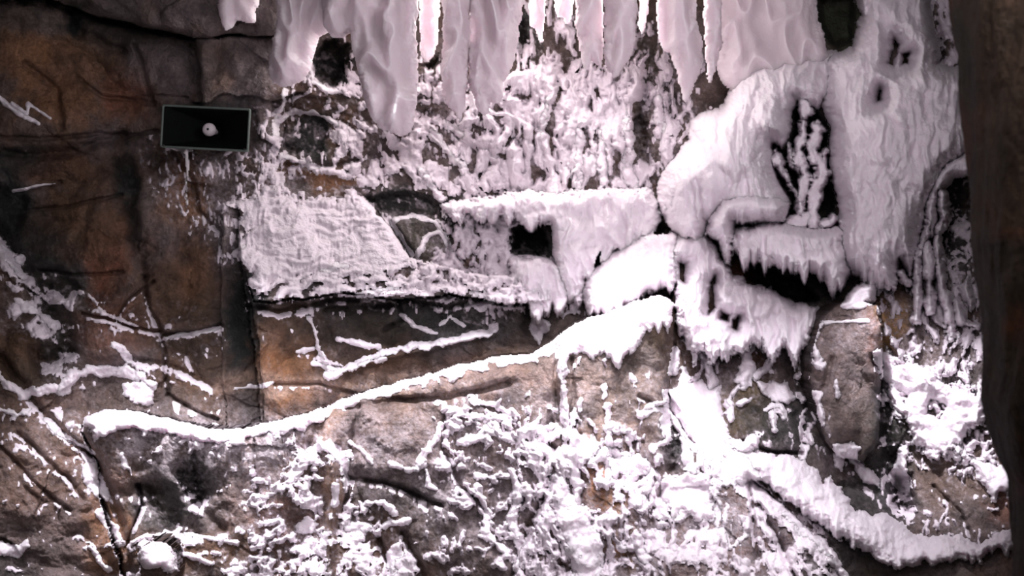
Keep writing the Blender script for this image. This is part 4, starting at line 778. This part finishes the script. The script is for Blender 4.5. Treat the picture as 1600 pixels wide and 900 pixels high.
# ------------------------------------------------------------------ room: floor, ceiling, side walls
def panel(name, org, du, dv, nu, nv, nrm, amp, seed, col):
    a, b = np.meshgrid(np.linspace(0, 1, nu), np.linspace(0, 1, nv))
    o_, du_, dv_, n_ = map(np.array, (org, du, dv, nrm))
    L = np.linalg.norm(du_), np.linalg.norm(dv_)
    h = amp * (fbm(a * L[0] * .8, b * L[1] * .8, seed, 5) + .6 * (bulges(a * L[0] * 1.3, b * L[1] * 1.3, seed + 5, .8, .8) - .4) * (1 if amp > .03 else .2))
    co = o_ + a[..., None] * du_ + b[..., None] * dv_ - h[..., None] * n_
    idx = np.arange(nu * nv).reshape(nv, nu); F = np.stack([idx[:-1, :-1], idx[:-1, 1:], idx[1:, 1:], idx[1:, :-1]], -1).reshape(-1, 4)
    c = np.ones((nu * nv, 3)) * np.array(col) * (1 + .4 * fbm(a * L[0] * 2, b * L[1] * 2, seed + 9, 4).reshape(-1, 1))
    return tag(mesh_obj(name, co.reshape(-1, 3), F, M_ROCK, colors=c), kind='structure')
panel('floor', (-4.2, -2.5, 0), (8.4, 0, 0), (0, 11, 0), 120, 150, (0, 0, 1), .02, 801, (.16, .14, .13))
panel('ceiling', (-4.2, -2.5, 3.52), (0, 10.8, 0), (8.4, 0, 0), 150, 120, (0, 0, -1), .10, 811, (.16, .13, .13))
panel('wall_left', (-3.9, -2.5, -.1), (0, 11, 0), (0, 0, 3.9), 150, 60, (1, 0, 0), .14, 821, (.15, .12, .10))
panel('wall_right', (3.9, 8.5, -.1), (0, -11, 0), (0, 0, 3.9), 150, 60, (-1, 0, 0), .14, 831, (.13, .11, .09))

# ------------------------------------------------------------------ light
def lamp(kind, name, loc, target, power, color, size=.3, size_y=None, spot=None, blend=.6):
    l = bpy.data.lights.new(name, kind); l.energy = power; l.color = color
    if kind == 'AREA':
        l.size = size
        if size_y: l.shape = 'RECTANGLE'; l.size_y = size_y
    else: l.shadow_soft_size = size
    if spot: l.spot_size = math.radians(spot); l.spot_blend = blend
    o = bpy.data.objects.new(name, l); COL.objects.link(o); o.location = loc
    d = np.array(target, float) - np.array(loc, float)
    from mathutils import Vector
    o.rotation_euler = Vector(d).to_track_quat('-Z', 'Y').to_euler()
    return o
PINK = (1.0, .91, .98); WARM = (1.0, .93, .92); COOL = (.97, .92, 1.0)
# broad unseen lights high in front of the wall
lamp('AREA', 'front_fill', (.3, 3.0, 3.3), (0.3, 7.9, 1.9), 104, PINK, 4.0, 1.2)
lamp('AREA', 'front_fill', (.9, .5, 3.2), (1.2, 8, 2.0), 70, PINK, 3.0, 2.0)
lamp('AREA', 'front_fill', (1.5, 4.2, 3.3), (1.75, 7.4, 2.4), 58, PINK, 1.2, .6)  # extra lamp added to brighten the upper right snow
# unseen spots added under the ceiling, in place of trough light on the rim
for sx, sz, pw in ((-1.95, 1.05, 620), (-1.35, 1.0, 620), (-.65, 1.2, 460), (0, 1.3, 460), (.55, 1.5, 460)):
    lamp('SPOT', 'added_spot', (sx * .95, 6.2, 3.36), (sx, 7.13, sz - .15), pw, COOL, .06, spot=36, blend=.9)
lamp('SPOT', 'added_spot', (.45, 4.9, 3.3), (.75, 6.95, .45), 360, COOL, .12, spot=38, blend=.9)  # more added spots brighten bottom centre, shelf, heap and lower left
lamp('SPOT', 'added_spot', (1.3, 5.6, 3.3), (1.5, 7.1, .65), 250, COOL, .12, spot=36, blend=.9)
lamp('SPOT', 'added_spot', (1.15, 5.7, 3.1), (2.2, 7.35, 1.0), 750, COOL, .06, spot=21, blend=.8)
lamp('SPOT', 'added_spot', (-1.6, 4.8, 3.3), (-1.7, 7.2, .6), 150, COOL, .12, spot=46, blend=.9)
# shallow lamp strips under the ceiling behind the hanging ice, facing the ice
lamp('AREA', 'ice_backlight', (-.05, 7.62, 3.25), (-.1, 7.0, 2.75), 34, WARM, 1.7, .12)
lamp('POINT', 'ice_light', at(672, -10, 7.42), (0, 0, 0), 5, WARM, .04)
lamp('POINT', 'ice_light', at(838, -20, 7.42), (0, 0, 0), 4, WARM, .04)
w = bpy.data.worlds.new('cave_air'); scene.world = w; w.use_nodes = True
w.node_tree.nodes['Background'].inputs[0].default_value = (.95, .88, 1, 1); w.node_tree.nodes['Background'].inputs[1].default_value = .38

# ------------------------------------------------------------------ camera
cam = bpy.data.cameras.new('camera'); co_ = bpy.data.objects.new('camera', cam); COL.objects.link(co_)
cam.lens = 50; cam.sensor_width = 36; co_.location = (0, 0, CZ); co_.rotation_euler = (math.pi / 2, 0, 0)
cam.dof.use_dof = True; cam.dof.focus_distance = 7.2; cam.dof.aperture_fstop = 1.5
cam.clip_end = 100
scene.camera = co_
vs_ = scene.view_settings; vs_.view_transform = 'Standard'; vs_.look = 'None'; vs_.gamma = 1; vs_.use_curve_mapping = False; vs_.exposure = -.22
print('done', time.time() - T00)
